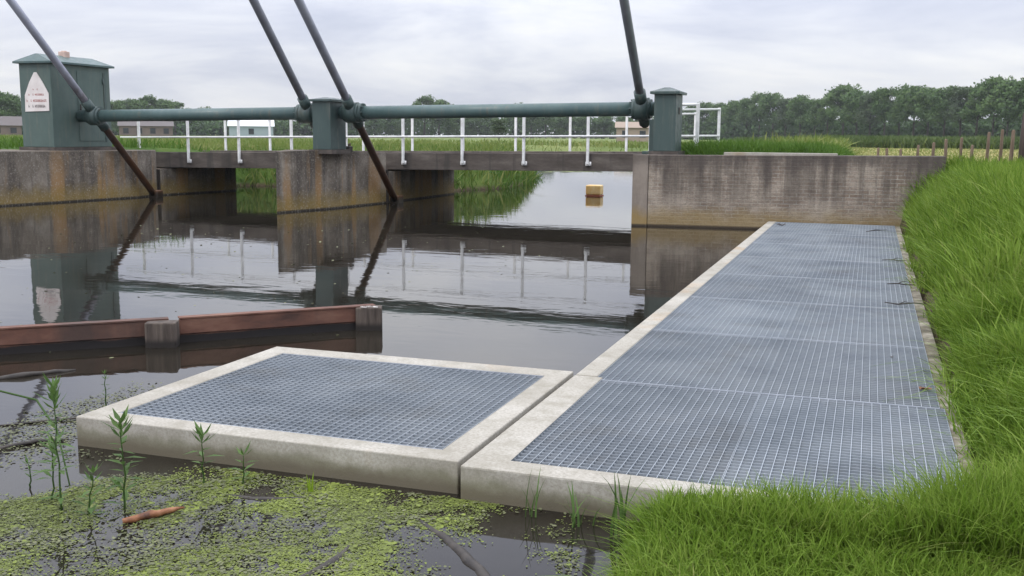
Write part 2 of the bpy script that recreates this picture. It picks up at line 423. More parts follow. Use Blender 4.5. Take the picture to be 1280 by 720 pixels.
def axis(lo, a, b, hi, step):
    fine = np.arange(a, b + step / 2, step)
    o = [b]; s = step
    while o[-1] < hi: s *= 1.22; o.append(o[-1] + s)
    l = [a]; s = step
    while l[-1] > lo: s *= 1.22; l.append(l[-1] - s)
    return np.concatenate([np.array(l[1:][::-1]), fine, np.array(o[1:])])
gx = axis(-1100, -22, 7, 1100, .22); gy = axis(-60, -1, 56, 1400, .22)
GX, GY = np.meshgrid(gx, gy); GZ = ground_z(GX.ravel(), GY.ravel()).reshape(GX.shape)
nx, ny = len(gx), len(gy)
idx = np.arange(nx * ny).reshape(ny, nx)
q = np.stack([idx[:-1, :-1], idx[:-1, 1:], idx[1:, 1:], idx[1:, :-1]], -1).reshape(-1, 4)
me = np_mesh('ground', np.stack([GX, GY, GZ], -1).reshape(-1, 3), q.ravel(), np.arange(len(q)) * 4, np.full(len(q), 4), smooth=True)
tag(link('ground', me, M['ground']), kind='structure')
MB().poly([(-140, -60, 0), (12, -60, 0), (12, 120, 0), (-140, 120, 0)]).build('water', M['water'])
tag(bpy.data.objects['water'], kind='structure')

# ------------------------------------------------------------------ grass
def blades(n, xy, h, w, lean, seed, tint=None, zoff=-.02, droop=.35, clump=1.6):
    r = np.random.default_rng(seed)
    x, y = xy[:, 0], xy[:, 1]; n = len(x)
    z = ground_z(x, y) + zoff
    flow = 2 * np.pi * fbm(x, y, .7, seed + 2) * 1.6
    a = flow + r.normal(0, clump, n) + np.where(r.uniform(0, 1, n) < .35, r.uniform(0, 6.28, n), 0)
    L = lean * r.gamma(2.2, .45, n)
    hx = h * r.uniform(.55, 1.25, n)
    dx, dy = np.cos(a), np.sin(a)
    b = a + r.uniform(0, np.pi, n)
    wx, wy = np.cos(b), np.sin(b)
    V = np.zeros((n, 7, 3))
    for i, (tt, ww) in enumerate(((0, .7), (.4, 1.), (.75, .75))):
        cx = x + dx * L * hx * tt ** 1.7; cyy = y + dy * L * hx * tt ** 1.7
        cz = z + hx * (tt - droop * L * tt ** 2.4 * .5)
        hw = w * ww / 2
        V[:, 2*i] = np.stack([cx - wx*hw, cyy - wy*hw, cz], -1); V[:, 2*i+1] = np.stack([cx + wx*hw, cyy + wy*hw, cz], -1)
    V[:, 6] = np.stack([x + dx*L*hx, y + dy*L*hx, z + hx * (1 - droop * L * .5)], -1)
    base = (np.arange(n) * 7)[:, None]
    lp = np.array([0, 1, 3, 2, 2, 3, 5, 4, 4, 5, 6])
    loops = (base + lp).ravel()
    st = ((np.arange(n) * 11)[:, None] + np.array([0, 4, 8])).ravel()
    tt = np.tile([4, 4, 3], n)
    rv = np.clip(r.normal(.5, .2, n) if tint is None else tint + r.normal(0, .15, n), 0, 1)
    return V.reshape(-1, 3), loops, st, tt, np.repeat(rv, 7)

def join_blades(name, parts, mat, label=None):
    vs, ls, ss, ts, rs = [], [], [], [], []
    vo = lo = 0
    for v, l, s, t_, rr in parts:
        vs.append(v); ls.append(l + vo); ss.append(s + lo); ts.append(t_); rs.append(rr)
        vo += len(v); lo += len(l)
    me = np_mesh(name, np.concatenate(vs), np.concatenate(ls), np.concatenate(ss), np.concatenate(ts), {'rnd': np.concatenate(rs)})
    o = link(name, me, mat); tag(o, label, 'grass', kind='stuff'); return o

def scatter(n, x0, x1, y0, y1, seed, keep):
    r = np.random.default_rng(seed)
    p = np.stack([r.uniform(x0, x1, n), r.uniform(y0, y1, n)], -1)
    return p[keep(p[:, 0], p[:, 1], r.uniform(0, 1, n))]

vis = lambda x, y: (x < .19 * y + .55) & (x > -.95 * y - 1)
parts = []
# short turf in front
def k1(x, y, u): return (wdist(x, y) > .03) & (x < .2 * y + 1.9)
p = scatter(150000, -1.15, 2.9, 1.2, 4.75, 1, k1)
hh = (.10 + .09 * fbm(p[:, 0], p[:, 1], 1.7, 4)) * (1 + .35 * sstep(.25, .05, wdist(p[:, 0], p[:, 1])))
parts.append(blades(0, p, hh, .0045 + .003 * np.random.default_rng(2).uniform(0, 1, len(p)), .7, 11, .52 + .35 * (fbm(p[:, 0], p[:, 1], 1.5, 8) - .5)))
# dry straw lying in the turf, and broader dock-like leaves
p = scatter(11000, -1.1, 1.6, 2.2, 4.6, 31, lambda x, y, u: k1(x, y, u) & (u < .25 + vnoise(x, y, 1.8, 51)))
parts.append(blades(0, p, .10 + .08 * vnoise(p[:, 0], p[:, 1], 3, 3), .004, 1.3, 32, np.full(len(p), .95), droop=.9))
p = scatter(2600, -1.0, 1.6, 2.4, 4.6, 33, lambda x, y, u: k1(x, y, u) & (vnoise(x, y, 2.2, 41) > .60))
parts.append(blades(0, p, .09 + .07 * vnoise(p[:, 0], p[:, 1], 3, 5), .016, 1.1, 34, np.full(len(p), .34), droop=.8))
p = scatter(14000, -.75, .8, 4.0, 4.56, 35, lambda x, y, u: (wdist(x, y) > .0) & (u < .35 + .65 * vnoise(x, y, 2.6, 43)))
parts.append(blades(0, p, .17 + .16 * vnoise(p[:, 0], p[:, 1], 2.2, 44) * sstep(-.7, .1, p[:, 0]), .0062, .5, 36, .45 + .3 * (vnoise(p[:, 0], p[:, 1], 2, 45) - .5)))
# tufts spilling over the kerb
p = scatter(5000, .42, .80, 4.6, 20.2, 37, lambda x, y, u: (wdist(x, y) > .10) & (vnoise(x, y, 1.7, 47) > .52))
parts.append(blades(0, p, .16 + .12 * vnoise(p[:, 0], p[:, 1], 1.2, 48), .009, 1.2, 38, .42 + .3 * (vnoise(p[:, 0], p[:, 1], 2, 45) - .5), droop=.8))
# the bank beside the walkway: coarse, upright, in uneven tussocks
def k2(x, y, u): return (wdist(x, y) > .15 + .16 * vnoise(x, y, 1.5, 5) + .05 * sstep(6.2, 5.0, y)) & (x < .19 * y + 1.9)
def tuss(p, sc, sd): return vnoise(p[:, 0], p[:, 1], sc, sd) * .6 + vnoise(p[:, 0], p[:, 1], sc * 2.3, sd + 1) * .4
p = scatter(95000, .5, 3.7, 4.5, 9.5, 3, k2)
tz = tuss(p, 1.5, 5)
hh = .09 + (.06 + .27 * tz) * sstep(.48, 1.15, p[:, 0] + .10 * (p[:, 1] - 6))
parts.append(blades(0, p, hh, .0085 + .008 * (np.random.default_rng(5).uniform(0, 1, len(p)) > .9), .6, 13, .16 + .46 * tz, droop=.5))
p = scatter(95000, .5, 5.6, 9.2, 21.6, 4, k2)
tz = tuss(p, 1.1, 7)
hh = .16 + (.10 + .40 * tz) * sstep(.48, .95, p[:, 0])
parts.append(blades(0, p, hh, .017, .45, 14, .12 + .50 * tz, droop=.5))
# taller arching blades and pale flowering stems
p = scatter(6500, .7, 5.4, 5.0, 21.5, 6, k2)
parts.append(blades(0, p, .22 + .22 * vnoise(p[:, 0], p[:, 1], .8, 3), .012, .9, 16, np.full(len(p), .60), droop=.7))
p = scatter(2000, .8, 5.4, 5.5, 21.5, 8, k2)
parts.append(blades(0, p, .30 + .25 * vnoise(p[:, 0], p[:, 1], .8, 3), .008, .35, 15, np.full(len(p), .93)))
# grass hanging over the front corner of the walkway
p = scatter(16000, -1.15, .75, 4.25, 4.56, 9, lambda x, y, u: (wdist(x, y) > .0))
parts.append(blades(0, p, .13 + .15 * fbm(p[:, 0], p[:, 1], 2.2, 6) * sstep(-1.2, -.5, p[:, 0]), .0055, .6, 17, np.full(len(p), .5)))
join_blades('grass', parts, M['grass'], 'lush green grass covering the near bank beside the grated walkway')
# bank grass behind the wing wall and beyond the bridge
parts = []
def k3(x, y, u): return (wdist(x, y) > .3)
p = scatter(60000, -4.4, 6.5, 20.95, 30, 21, lambda x, y, u: k3(x, y, u) & ~((x < -3.2) & (y > 24.5) & (y < 29.3)) & ~((x > -4.4) & (x < -3.6) & (y < 22.2)))
hh = .22 + .30 * fbm(p[:, 0], p[:, 1], .6, 31)
hh = hh * np.where(p[:, 1] < 21.6, .75, 1) * (1 - .70 * sstep(-1.1, .1, p[:, 0]))
parts.append(blades(0, p, hh, .018, .6, 22, .42 + .5 * (fbm(p[:, 0], p[:, 1], .5, 33) - .5)))
p = scatter(50000, -24, -4, 29.2, 60, 23, lambda x, y, u: (wdist(x, y) > .05) & (u < 1.25 - y / 70))
parts.append(blades(0, p, .30 + .30 * fbm(p[:, 0], p[:, 1], .5, 35), .03, .6, 24, .40 + .5 * (fbm(p[:, 0], p[:, 1], .4, 36) - .5)))
p = scatter(9000, -30, -19.2, 20.9, 40, 25, lambda x, y, u: (wdist(x, y) > .2) & ~((x > -20.6) & (y < 24)))
parts.append(blades(0, p, .22 + .2 * fbm(p[:, 0], p[:, 1], .5, 37), .028, .6, 26, .5 + .4 * (fbm(p[:, 0], p[:, 1], .4, 38) - .5)))
join_blades('bank_grass', parts, M['bankgrass'], 'tall green grass on the banks behind the wall and bridge')
parts = []
def fieldp(n, y0, y1, seed, xl, xr):
    r = np.random.default_rng(seed); y = y0 * (y1 / y0) ** r.uniform(0, 1, n); u = r.uniform(0, 1, n)
    return np.stack([xl(y) + (xr(y) - xl(y)) * u, y], -1)
p = fieldp(70000, 30, 110, 41, lambda y: -1.05 * y - 2, lambda y: .2 * y)
ok = (wdist(p[:, 0], p[:, 1]) > .6) & ~((p[:, 0] > -2.2 + 1.2 * vnoise(p[:, 0], p[:, 1], .5, 3)) & (p[:, 1] < 88))
p = p[ok]
parts.append(blades(0, p, (.34 + .42 * fbm(p[:, 0], p[:, 1], .25, 45)) * (1 + .35 * sstep(-9, -4, p[:, 0])), .035 + p[:, 1] * .0007, .6, 42, .52 + .6 * (fbm(p[:, 0], p[:, 1], .13, 46) - .5)))
p = fieldp(26000, 24, 86, 43, lambda y: -.08 * y, lambda y: .21 * y); p = p[(p[:, 0] > -1.6)]
parts.append(blades(0, p, .07 + .12 * fbm(p[:, 0], p[:, 1], .35, 47), .03 + p[:, 1] * .0006, .6, 44, .80 + .5 * (fbm(p[:, 0], p[:, 1] * .5, .3, 48) - .5)))
join_blades('meadow', parts, M['meadow'], 'yellow green seeding meadow stretching away behind the bridge')
p = fieldp(24000, 88, 108, 51, lambda y: -.12 * y, lambda y: .22 * y)
parts = [blades(0, p, .75 + .35 * fbm(p[:, 0], p[:, 1], .25, 55), .13, .5, 52, .5 + .5 * (fbm(p[:, 0], p[:, 1], .2, 56) - .5))]
o = join_blades('reed_strip', parts, M['crop'], 'tall grey green reeds behind the yellow hay strip'); o['category'] = 'reeds'

# ------------------------------------------------------------------ grated platforms
G = .17
def grate(mb_bars, x0, x1, y0, y1, pitch=.05, top=G - .004, depth=.032):
    nxb = max(2, int(round((x1 - x0) / pitch))); nyb = max(2, int(round((y1 - y0) / pitch)))
    for i in range(1, nxb):
        x = x0 + (x1 - x0) * i / nxb
        mb_bars.box(x - .0018, x + .0018, y0, y1, top - depth, top)
    for j in range(1, nyb):
        y = y0 + (y1 - y0) * j / nyb
        mb_bars.box(x0, x1, y - .002, y + .002, top - .028, top - .0008)
def panel(parent, x0, x1, y0, y1):
    r = random.uniform(-.002, .002)
    m = MB(); grate(m, x0 + .004, x1 - .004, y0 + .010, y1 - .010, top=G - .004 + r)
    for xx in (x0 + .002, x1 - .005): m.box(xx, xx + .003, y0 + .010, y1 - .010, G - .036, G - .003 + r)
    o = m.build('grating_panel', M['galv'], parent)
    m = MB(); t_ = G - .002 + r
    a, b, c, d = x0 + .003, x1 - .003, y0 + .003, y1 - .003; w = .005
    m.box(a, b, c, c + w, t_ - .034, t_); m.build('edge_bar', M['galvflat'], o)
    m = MB(); m.box(a, b, d - w, d, t_ - .034, t_); m.build('edge_bar', M['galvflat'], o)
    return o

plat = empty('grated_platform', (-3.02, 5.6, 0))
tag(plat, 'square cream concrete platform with one steel grating, standing out in the water', 'platform')
X0, X1, Y0, Y1 = -4.19, -1.853, 4.60, 6.72
m = MB(); w = .185
m.prism([(X0, Y0), (X1, Y0), (X1, Y1), (X0, Y1)], -.45, -.40)
for (a, b, c, d) in ((X0, X1, Y0, Y0 + w), (X0, X1, Y1 - w, Y1), (X0, X0 + w, Y0 + w, Y1 - w), (X1 - w, X1, Y0 + w, Y1 - w)):
    pass
def frame(m, X0, X1, Y0, Y1, wl, wr, wn, wf, z0=-.45, z1=G, bev=.008):
    """one cast concrete ring with mitred corners"""
    bm = m.bm
    o = [(X0, Y0), (X1, Y0), (X1, Y1), (X0, Y1)]; i = [(X0 + wl, Y0 + wn), (X1 - wr, Y0 + wn), (X1 - wr, Y1 - wf), (X0 + wl, Y1 - wf)]
    vo = {z: [bm.verts.new((*p, z)) for p in o] for z in (z0, z1)}; vi = {z: [bm.verts.new((*p, z)) for p in i] for z in (z0, z1)}
    fs = []
    for k in range(4):
        j = (k + 1) % 4
        fs.append(bm.faces.new((vo[z1][k], vo[z1][j], vi[z1][j], vi[z1][k])))
        fs.append(bm.faces.new((vo[z0][j], vo[z0][k], vi[z0][k], vi[z0][j])))
        fs.append(bm.faces.new((vo[z0][k], vo[z0][j], vo[z1][j], vo[z1][k])))
        fs.append(bm.faces.new((vi[z0][j], vi[z0][k], vi[z1][k], vi[z1][j])))
    es = [e for f in fs[:] for e in f.edges if all(abs(v.co.z - z1) < 1e-5 for v in e.verts) and len([1 for g in e.link_faces if abs(g.normal.z) < .5]) >= 0]
    es = list({e for e in es if not (e.verts[0] in vo[z1] and e.verts[1] in vi[z1]) and not (e.verts[1] in vo[z1] and e.verts[0] in vi[z1])})
    es += [e for e in {e for f in fs for e in f.edges} if abs(e.verts[0].co.z - e.verts[1].co.z) > .3 and e.verts[0].co.xy in [Vector(p) for p in o]]
    bmesh.ops.recalc_face_normals(bm, faces=bm.faces)
    bmesh.ops.bevel(bm, geom=list(set(es)), offset=bev, segments=3, affect='EDGES', profile=.5)
m.bm.free(); m = MB(); frame(m, X0, X1, Y0, Y1, .17, .15, .155, .19)
m.build('concrete_frame', M['concrete'], plat)
panel(plat, X0 + .172, X1 - .152, Y0 + .157, Y1 - .192)

walk = empty('grated_walkway', (-.7, 12.5, 0))
tag(walk, 'long walkway of steel grating panels in a concrete kerb, running to the wall', 'walkway')
m = MB(); m.prism([(-1.818, 4.54), (.57, 4.54), (.57, 4.69), (-1.622, 4.69), (-1.622, 6.62), (-1.818, 6.62)], -.45, G, .010); m.build('concrete_frame', M['concrete'], walk)
ys = [6.632]
while ys[-1] < 20.2: ys.append(min(ys[-1] + 2.3, 20.45))
ys[-1] = 20.45
MKERB = M['concrete']
m = MB(); m.box(.50, .57, 4.70, 6.62, -.45, G - .012, .010, 2); m.build('kerb', M['soilkerb'], walk)
for a, b in zip(ys, ys[1:]):
    m = MB(); m.box(-1.815, -1.665, a + .003, b - .003, -.45, G, .010, 2); m.build('kerb', M['concrete'], walk)
    m = MB(); m.box(.475, .565, a + .003, b - .003, -.45, G - .012, .010, 2); m.build('kerb', M['soilkerb'], walk)
seams = [4.692, 6.548 + .015]
while seams[-1] < 19: seams.append(seams[-1] + 1.932)
seams[-1] = 20.40
xm = -.585
for k, (a, b) in enumerate(zip(seams, seams[1:])):
    x0 = -1.621 if k == 0 else -1.663
    x1 = .498 if k == 0 else .473
    panel(walk, x0, xm, a + .002, b - .002); panel(walk, xm, x1, a + .002, b - .002)

# ------------------------------------------------------------------ piers and walls
A_, B_, C_, D_ = (-12.47, 20.15), (-12.05, 21.9), (-11.82, 24.38), (-11.82, 29.0)
mid = empty('bridge_pier', (-12.9, 22.5, 0)); tag(mid, 'rust streaked concrete pier with a wedge nose, between the two spans of the bridge', 'bridge pier')
m = MB(); m.prism([A_, B_, C_, (-14.4, 24.38), (-13.55, 22.4)], -.6, [1.37, 1.39, 1.30, 1.32, 1.37], .02); m.build('cutwater', M['pier'], mid)
m = MB(); m.prism([(-11.86, 24.40), D_, (-14.6, 29.0), (-14.4, 24.40)], -.6, .80); m.build('support_wall', M['pier'], mid)
m = MB(); m.box(-11.88, -11.78, 24.36, 24.44, -.5, .86); m.build('gate_slot', M['bark'], mid)
lp = empty('bridge_pier', (-20.5, 22, 0)); tag(lp, 'broad concrete pier carrying the large green cabinet with the white sign', 'bridge pier')
m = MB(); m.prism([(-30, 18.2), (-19.42, 19.1), (-18.79, 23.42), (-18.97, 24.45), (-30, 24.45)], -.6, [1.3, 1.29, 1.27, 1.27, 1.3], .02); m.build('cutwater', M['pier'], lp)
m = MB(); m.prism([(-18.93, 24.47), (-18.50, 27.6), (-22.5, 27.6), (-22.5, 24.47)], -.6, .742); m.build('support_wall', M['pier'], lp)
m = MB(); m.box(-19.0, -18.90, 24.43, 24.50, -.5, .735); m.build('gate_slot', M['bark'], lp)

ab = empty('wing_wall', (-1.5, 20.6, 0)); tag(ab, 'stained grey brick wing wall at the far end of the walkway', 'wall')
m = MB(); m.prism([(-4.15, 20.33), (1.30, 20.86), (1.30, 21.29), (-4.15, 20.76)], -.6, [1.405, 1.45, 1.45, 1.405], .015); m.build('brick_face', M['brick'], ab)
m = MB(); m.prism([(-4.46, 20.28), (-4.155, 20.31), (-4.155, 29.6), (-4.46, 29.6)], -.6, [1.41, 1.41, 1.30, 1.30], .015); m.build('concrete_corner', M['corner'], ab)
m = MB(); m.prism([(-2.72, 20.52), (-.62, 20.72), (-.62, 20.95), (-2.72, 20.75)], 1.40, 1.475, .01); m.build('coping_stone', M['concrete'], ab)

# ------------------------------------------------------------------ footbridge
def dz(x): return (x + 19.75) * .0105        # the deck climbs a little to the right
XL, XR = -21.5, -3.6
br = empty('footbridge', (-12, 27, 0)); tag(br, 'low grey concrete footbridge crossing the water on two spans', 'bridge')
def slab(x0, x1, y0, y1, b, t_):
    return [(x0, y0, b + dz(x0)), (x1, y0, b + dz(x1)), (x1, y1, b + dz(x1)), (x0, y1, b + dz(x0)), (x0, y0, t_ + dz(x0)), (x1, y0, t_ + dz(x1)), (x1, y1, t_ + dz(x1)), (x0, y1, t_ + dz(x0))]
MB().hexa(slab(XL, XR, 24.9, 25.15, .765, 1.20), .012).build('edge_beam', M['deck'], br)
MB().hexa(slab(XL, XR, 28.75, 29.0, .765, 1.20), .012).build('edge_beam', M['deck'], br)
MB().hexa(slab(XL, XR, 25.153, 28.747, .80, 1.13)).build('deck_slab', M['decktop'], br)

POSTX = [-19.83 + 1.655 * k for k in range(9)]
def railing(yp, face, x_end, label, extra):
    rl = empty('railing', (-12, yp, 1.2)); tag(rl, label, 'railing', None)
    for x in POSTX + extra:
        if x < -19.9 and yp < 26: continue
        onland = x > -4.4
        m = MB(); zt = 2.27 + dz(x); zb = (.93 if not onland else 1.0) + dz(x)
        m.box(x - .032, x + .032, yp - .032, yp + .032, zb, zt, .006, 1)
        po = m.build('post', M['white'], rl)
        if not onland:
            m = MB(); s = -1 if face < yp else 1
            m.box(x - .055, x + .055, min(face, yp) + .002, max(face, yp) + .03, .90 + dz(x), 1.0 + dz(x), .006, 1)
            m.tube((x + .085, yp - .02 * s, .90 + dz(x)), (x + .085, yp - .02 * s, 1.0 + dz(x)), .014, n=8)
            m.build('bracket', M['white'], po)
    for zz in (1.62, 2.235):
        m = MB(); x0, x1 = POSTX[0] - .6, x_end
        m.tube((x0, yp - .045, zz + dz(x0)), (x1, yp - .045, zz + dz(x1)), .025, n=10)
        m.build('rail', M['white'], rl)
railing(24.835, 24.9, -3.40, 'white steel railing along the near edge of the footbridge', [-5.05, -3.43])
railing(29.065, 29.0, -4.62, 'white steel railing along the far edge of the footbridge', [-4.66])
# short white gate frame behind the right post
gf = empty('railing', (-3.9, 22.6, 1.3)); tag(gf, 'short white tubular frame just behind the green post on the wing wall', 'railing')
m = MB(); m.box(-3.60, -3.53, 22.5, 22.57, 1.1, 2.475, .006, 1); m.build('post', M['white'], gf)
m = MB(); m.box(-4.05, -3.98, 22.5, 22.57, 1.1, 2.42, .006, 1); m.build('post', M['white'], gf)
m = MB(); m.tube((-4.1, 22.535, 2.445), (-3.53, 22.535, 2.45), .034, n=10); m.build('rail', M['white'], gf)

# ------------------------------------------------------------------ gate machinery
def hipbox(name, x0, x1, y0, y1, z0, z1, roof, over, label, mat='green', rfx=.12, rfy=.25):
    o = empty(name, ((x0 + x1) / 2, (y0 + y1) / 2, z0)); tag(o, label, 'cabinet' if 'cabinet' in name else 'housing')
    m = MB(); m.box(x0, x1, y0, y1, z0, z1, .012, 2); m.build('casing', M[mat], o)
    m = MB(); m.box(x0 - .07, x1 + .07, y0 - .07, y1 + .07, z0 - .10, z0 - .002); m.build('plinth', M['deck'], o)
    bm = bmesh.new(); m = MB(); m.bm.free(); m.bm = bm
    a = [(x0 - over, y0 - over), (x1 + over, y0 - over), (x1 + over, y1 + over), (x0 - over, y1 + over)]
    b = [bm.verts.new((*p, z1 + .002)) for p in a]; c = [bm.verts.new((*p, z1 + .05)) for p in a]
    cx, cyy = (x0 + x1) / 2, (y0 + y1) / 2; rx, ry = (x1 - x0) * rfx, (y1 - y0) * rfy
    d = [bm.verts.new((cx + sx * rx, cyy + s2 * ry, z1 + .05 + roof)) for sx, s2 in ((-1, -1), (1, -1), (1, 1), (-1, 1))]
    bm.faces.new(list(reversed(b))); bm.faces.new(d)
    for i in range(4):
        j = (i + 1) % 4
        bm.faces.new((b[i], b[j], c[j], c[i])); bm.faces.new((c[i], c[j], d[j], d[i]))
    m.build('roof', M[mat if mat != 'green' else 'greenpipe'], o)
    return o
hb = hipbox('gear_housing', -12.33, -11.86, 21.55, 22.3, 1.40, 2.50, .05, .06, 'small green steel housing on top of the middle pier', 'greendark')
rb = hipbox('gear_housing', -4.25, -3.80, 21.2, 21.95, 1.47, 2.62, .09, .075, 'small green steel housing on the grassy end of the wing wall', 'greendark')
MB().box(-3.797, -3.785, 21.5, 21.62, 2.22, 2.36, .004, 1).build('latch', M['bark'], rb)
cb = hipbox('machine_cabinet', -20.38, -19.40, 21.08, 23.2, 1.37, 3.44, .20, .10, 'large green steel cabinet with a hipped roof and a pointed white sign', 'green', .03, .46)
# access door outline on its side
m = MB(); m.box(-19.398, -19.385, 22.95, 23.03, 1.5, 3.3); m.build('corner_strip', M['greendark'], cb)
m = MB(); m.box(-19.396, -19.386, 21.98, 22.90, 1.52, 3.30, .004, 1); dr = m.build('door', M['green'], cb)
m = MB(); m.box(-19.384, -19.36, 22.03, 22.07, 2.30, 2.46, .006, 1); m.build('handle', M['bark'], dr)
for zz in (1.75, 3.0):
    m = MB(); m.tube((-19.372, 22.91, zz), (-19.372, 22.91, zz + .14), .018, n=8); m.build('hinge', M['greendark'], dr)
bl = empty('roof_block', (-19.9, 21.9, 3.64)); tag(bl, 'small pinkish block lying on the roof of the large green cabinet', 'block')
m = MB(); m.box(-19.97, -19.75, 22.0, 22.18, 3.60, 3.80, .01, 1); m.build('brick', M['block'], bl)
m = MB(); m.box(-19.92, -19.80, 22.05, 22.13, 3.802, 3.82, .004, 1); m.build('cap_tile', M['block'], bl)
# sign: pointed board with rows of worn lettering
sg = empty('warning_sign', (-19.84, 21.07, 2.3)); tag(sg, 'pointed white board with worn red lettering on the large cabinet', 'sign')
sx, sy_ = -19.86, 21.072
poly = [(-.375, 2.25), (.375, 2.27), (.385, 2.70), (.20, 3.0), (.04, 3.22), (-.04, 3.22), (-.20, 2.98), (-.36, 2.66)]
m = MB(); bm = m.bm
f0 = [bm.verts.new((sx + u, sy_ - .012, v)) for u, v in poly]; f1 = [bm.verts.new((sx + u, sy_ - .001, v)) for u, v in poly]
bm.faces.new(f0); bm.faces.new(list(reversed(f1)))
for i in range(len(poly)): bm.faces.new((f0[i], f0[(i+1) % 8], f1[(i+1) % 8], f1[i]))
m.build('board', M['sign'], sg)
def lettering(name, rows, mat):
    m = MB(); r = random.Random(5)
    for (zc, half, hgt) in rows:
        u = -half
        while u < half:
            wd = r.uniform(.018, .038)
            if r.random() < .88:
                y = sy_ - .0145
                for (a, b, c, d) in ((u, u + .010, zc - hgt, zc + hgt), (u, u + wd, zc + hgt * .6, zc + hgt) if r.random() < .6 else (u, u + wd, zc - hgt * .2, zc + hgt * .2), (u + wd - .009, u + wd, zc - hgt, zc + (hgt if r.random() < .5 else 0))):
                    m.poly([(sx + a, y - r.uniform(0, .001), c), (sx + b, y - .0005, c), (sx + b, y - .0005, d), (sx + a, y - .0005, d)])
            u += wd + .014
    m.build(name, mat, sg)
for rw in [(2.80, .10, .022), (2.67, .24, .024), (2.52, .31, .030)]: lettering('lettering', [rw], M['signred'])
lettering('lettering', [(2.385, .26, .034)], M['signdark'])

PY = 22.0
def pz(x): return 2.16 + (x + 19.24) * .0124
def pipe(x0, x1, label):
    o = empty('drive_shaft', ((x0 + x1) / 2, PY, pz((x0 + x1) / 2))); tag(o, label, 'shaft')
    P = lambda x: (x, PY, pz(x))
    m = MB(); m.tube(P(x0), P(x1), .150, n=28); m.build('tube', M['greenpipe'], o)
    for xa, s in ((x0, 1), (x1, -1)):
        m = MB()
        m.tube(P(xa + s * .42), P(xa + s * .50), .215, n=24); m.tube(P(xa + s * .505), P(xa + s * .585), .215, n=24)
        for k in range(8):
            t_ = k * math.pi / 4; 
            c = Vector(P(xa + s * .38)) + Vector((0, math.cos(t_), math.sin(t_))) * .185
            m.tube(c, c + Vector((s * .25, 0, 0)), .018, n=6)
        m.build('flange', M['greendark'], o)
    return o
pipe(-19.36, -12.36, 'long green steel tube from the large cabinet to the middle housing')
pipe(-11.82, -4.28, 'long green steel tube from the middle housing to the housing on the wing wall')

def arm(xg, x_low, yl, zl, top_len, label, low=True):
    """a lifting arm: bevelled steel beam clamped to the shaft by a drum"""
    zc = pz(xg); g = Vector((xg, PY, zc + .02))
    o = empty('lifting_arm', g); tag(o, label, 'lifting arm')
    lowp = Vector((x_low, yl, zl))
    d = (g - lowp).normalized() if low else Vector((0, -.70, .714)).normalized()
    # the beam passes just outside the tube, on the upstream side
    start = lowp if low else g - d * .5
    end = g + d * top_len
    def beam(p, q, w0, w1):
        side = Vector((1, 0, 0)); side = (side - d * side.dot(d)).normalized(); nn = d.cross(side)
        ps = []
        for c, w_ in ((p, w0), (q, w1)):
            for a, b in ((-1, -1), (1, -1), (1, 1), (-1, 1)): ps.append(c + side * a * w_ + nn * b * w_)
        return ps
    off = Vector((0, -.0, 0))
    m = MB(); m.tube(start, end, .088, .098, n=16); m.build('beam', M['arm'], o)
    m = MB()
    m.tube((xg - .20, PY, pz(xg)), (xg + .20, PY, pz(xg)), .205, n=26)
    m.tube((xg - .14, PY, pz(xg)), (xg + .14, PY, pz(xg)), .238, n=26)
    m.build('drum', M['greendark'], o)
    m = MB(); c = g + d * .30; m.tube(c - d * .16, c + d * .16, .125, n=16); c = g - d * .30; m.tube(c - d * .14, c + d * .14, .125, n=16)
    m.build('clamp', M['greendark'], o)
    if low:
        m = MB(); m.box(x_low - .13, x_low + .13, yl - .1, yl + .2, zl - .4, zl + .14, .02, 1); m.build('foot', M['arm'], o)
    return o
arm(-18.88, -18.52, 23.75, .05, 8.0, 'rusty grey arm leaning across the large green cabinet')
arm(-11.52, -11.60, 24.47, .05, 8.0, 'rusty steel arm rising from the water right beside the middle housing')
arm(-12.66, -12.75, 24.3, .0, 8.0, 'grey steel arm rising just behind the middle housing, its foot hidden by the pier', False)
arm(-4.66, -4.66, 24.3, .0, 8.0, 'dark steel arm rising beside the housing on the wing wall', False)
bk = empty('shaft_bracket', (-4.42, 22, 1.45)); tag(bk, 'dark steel bracket standing between the shaft end and the wing wall housing', 'bracket')
m = MB(); m.prism([(-4.45, 21.75), (-4.33, 21.75), (-4.33, 22.2), (-4.45, 22.2)], 1.40, 2.12, .01); m.build('web_plate', M['greendark'], bk)
m = MB(); m.box(-4.56, -4.30, 21.6, 22.35, 1.40, 1.46, .008, 1); m.build('base_plate', M['greendark'], bk)
# small clutter on top of the middle pier
cl = empty('anchor_block', (-11.85, 22.9, 1.36)); tag(cl, 'small dark bolted foot on top of the middle pier beside its housing', 'anchor')
m = MB(); m.box(-12.02, -11.92, 22.55, 22.75, 1.33, 1.47, .01, 1); m.build('foot_plate', M['bark'], cl)
m = MB(); m.tube((-11.97, 22.62, 1.47), (-11.97, 22.62, 1.53), .018, n=8); m.build('bolt', M['arm'], cl)
m = MB(); m.tube((-11.97, 22.70, 1.47), (-11.97, 22.70, 1.55), .018, n=8); m.build('bolt', M['arm'], cl)

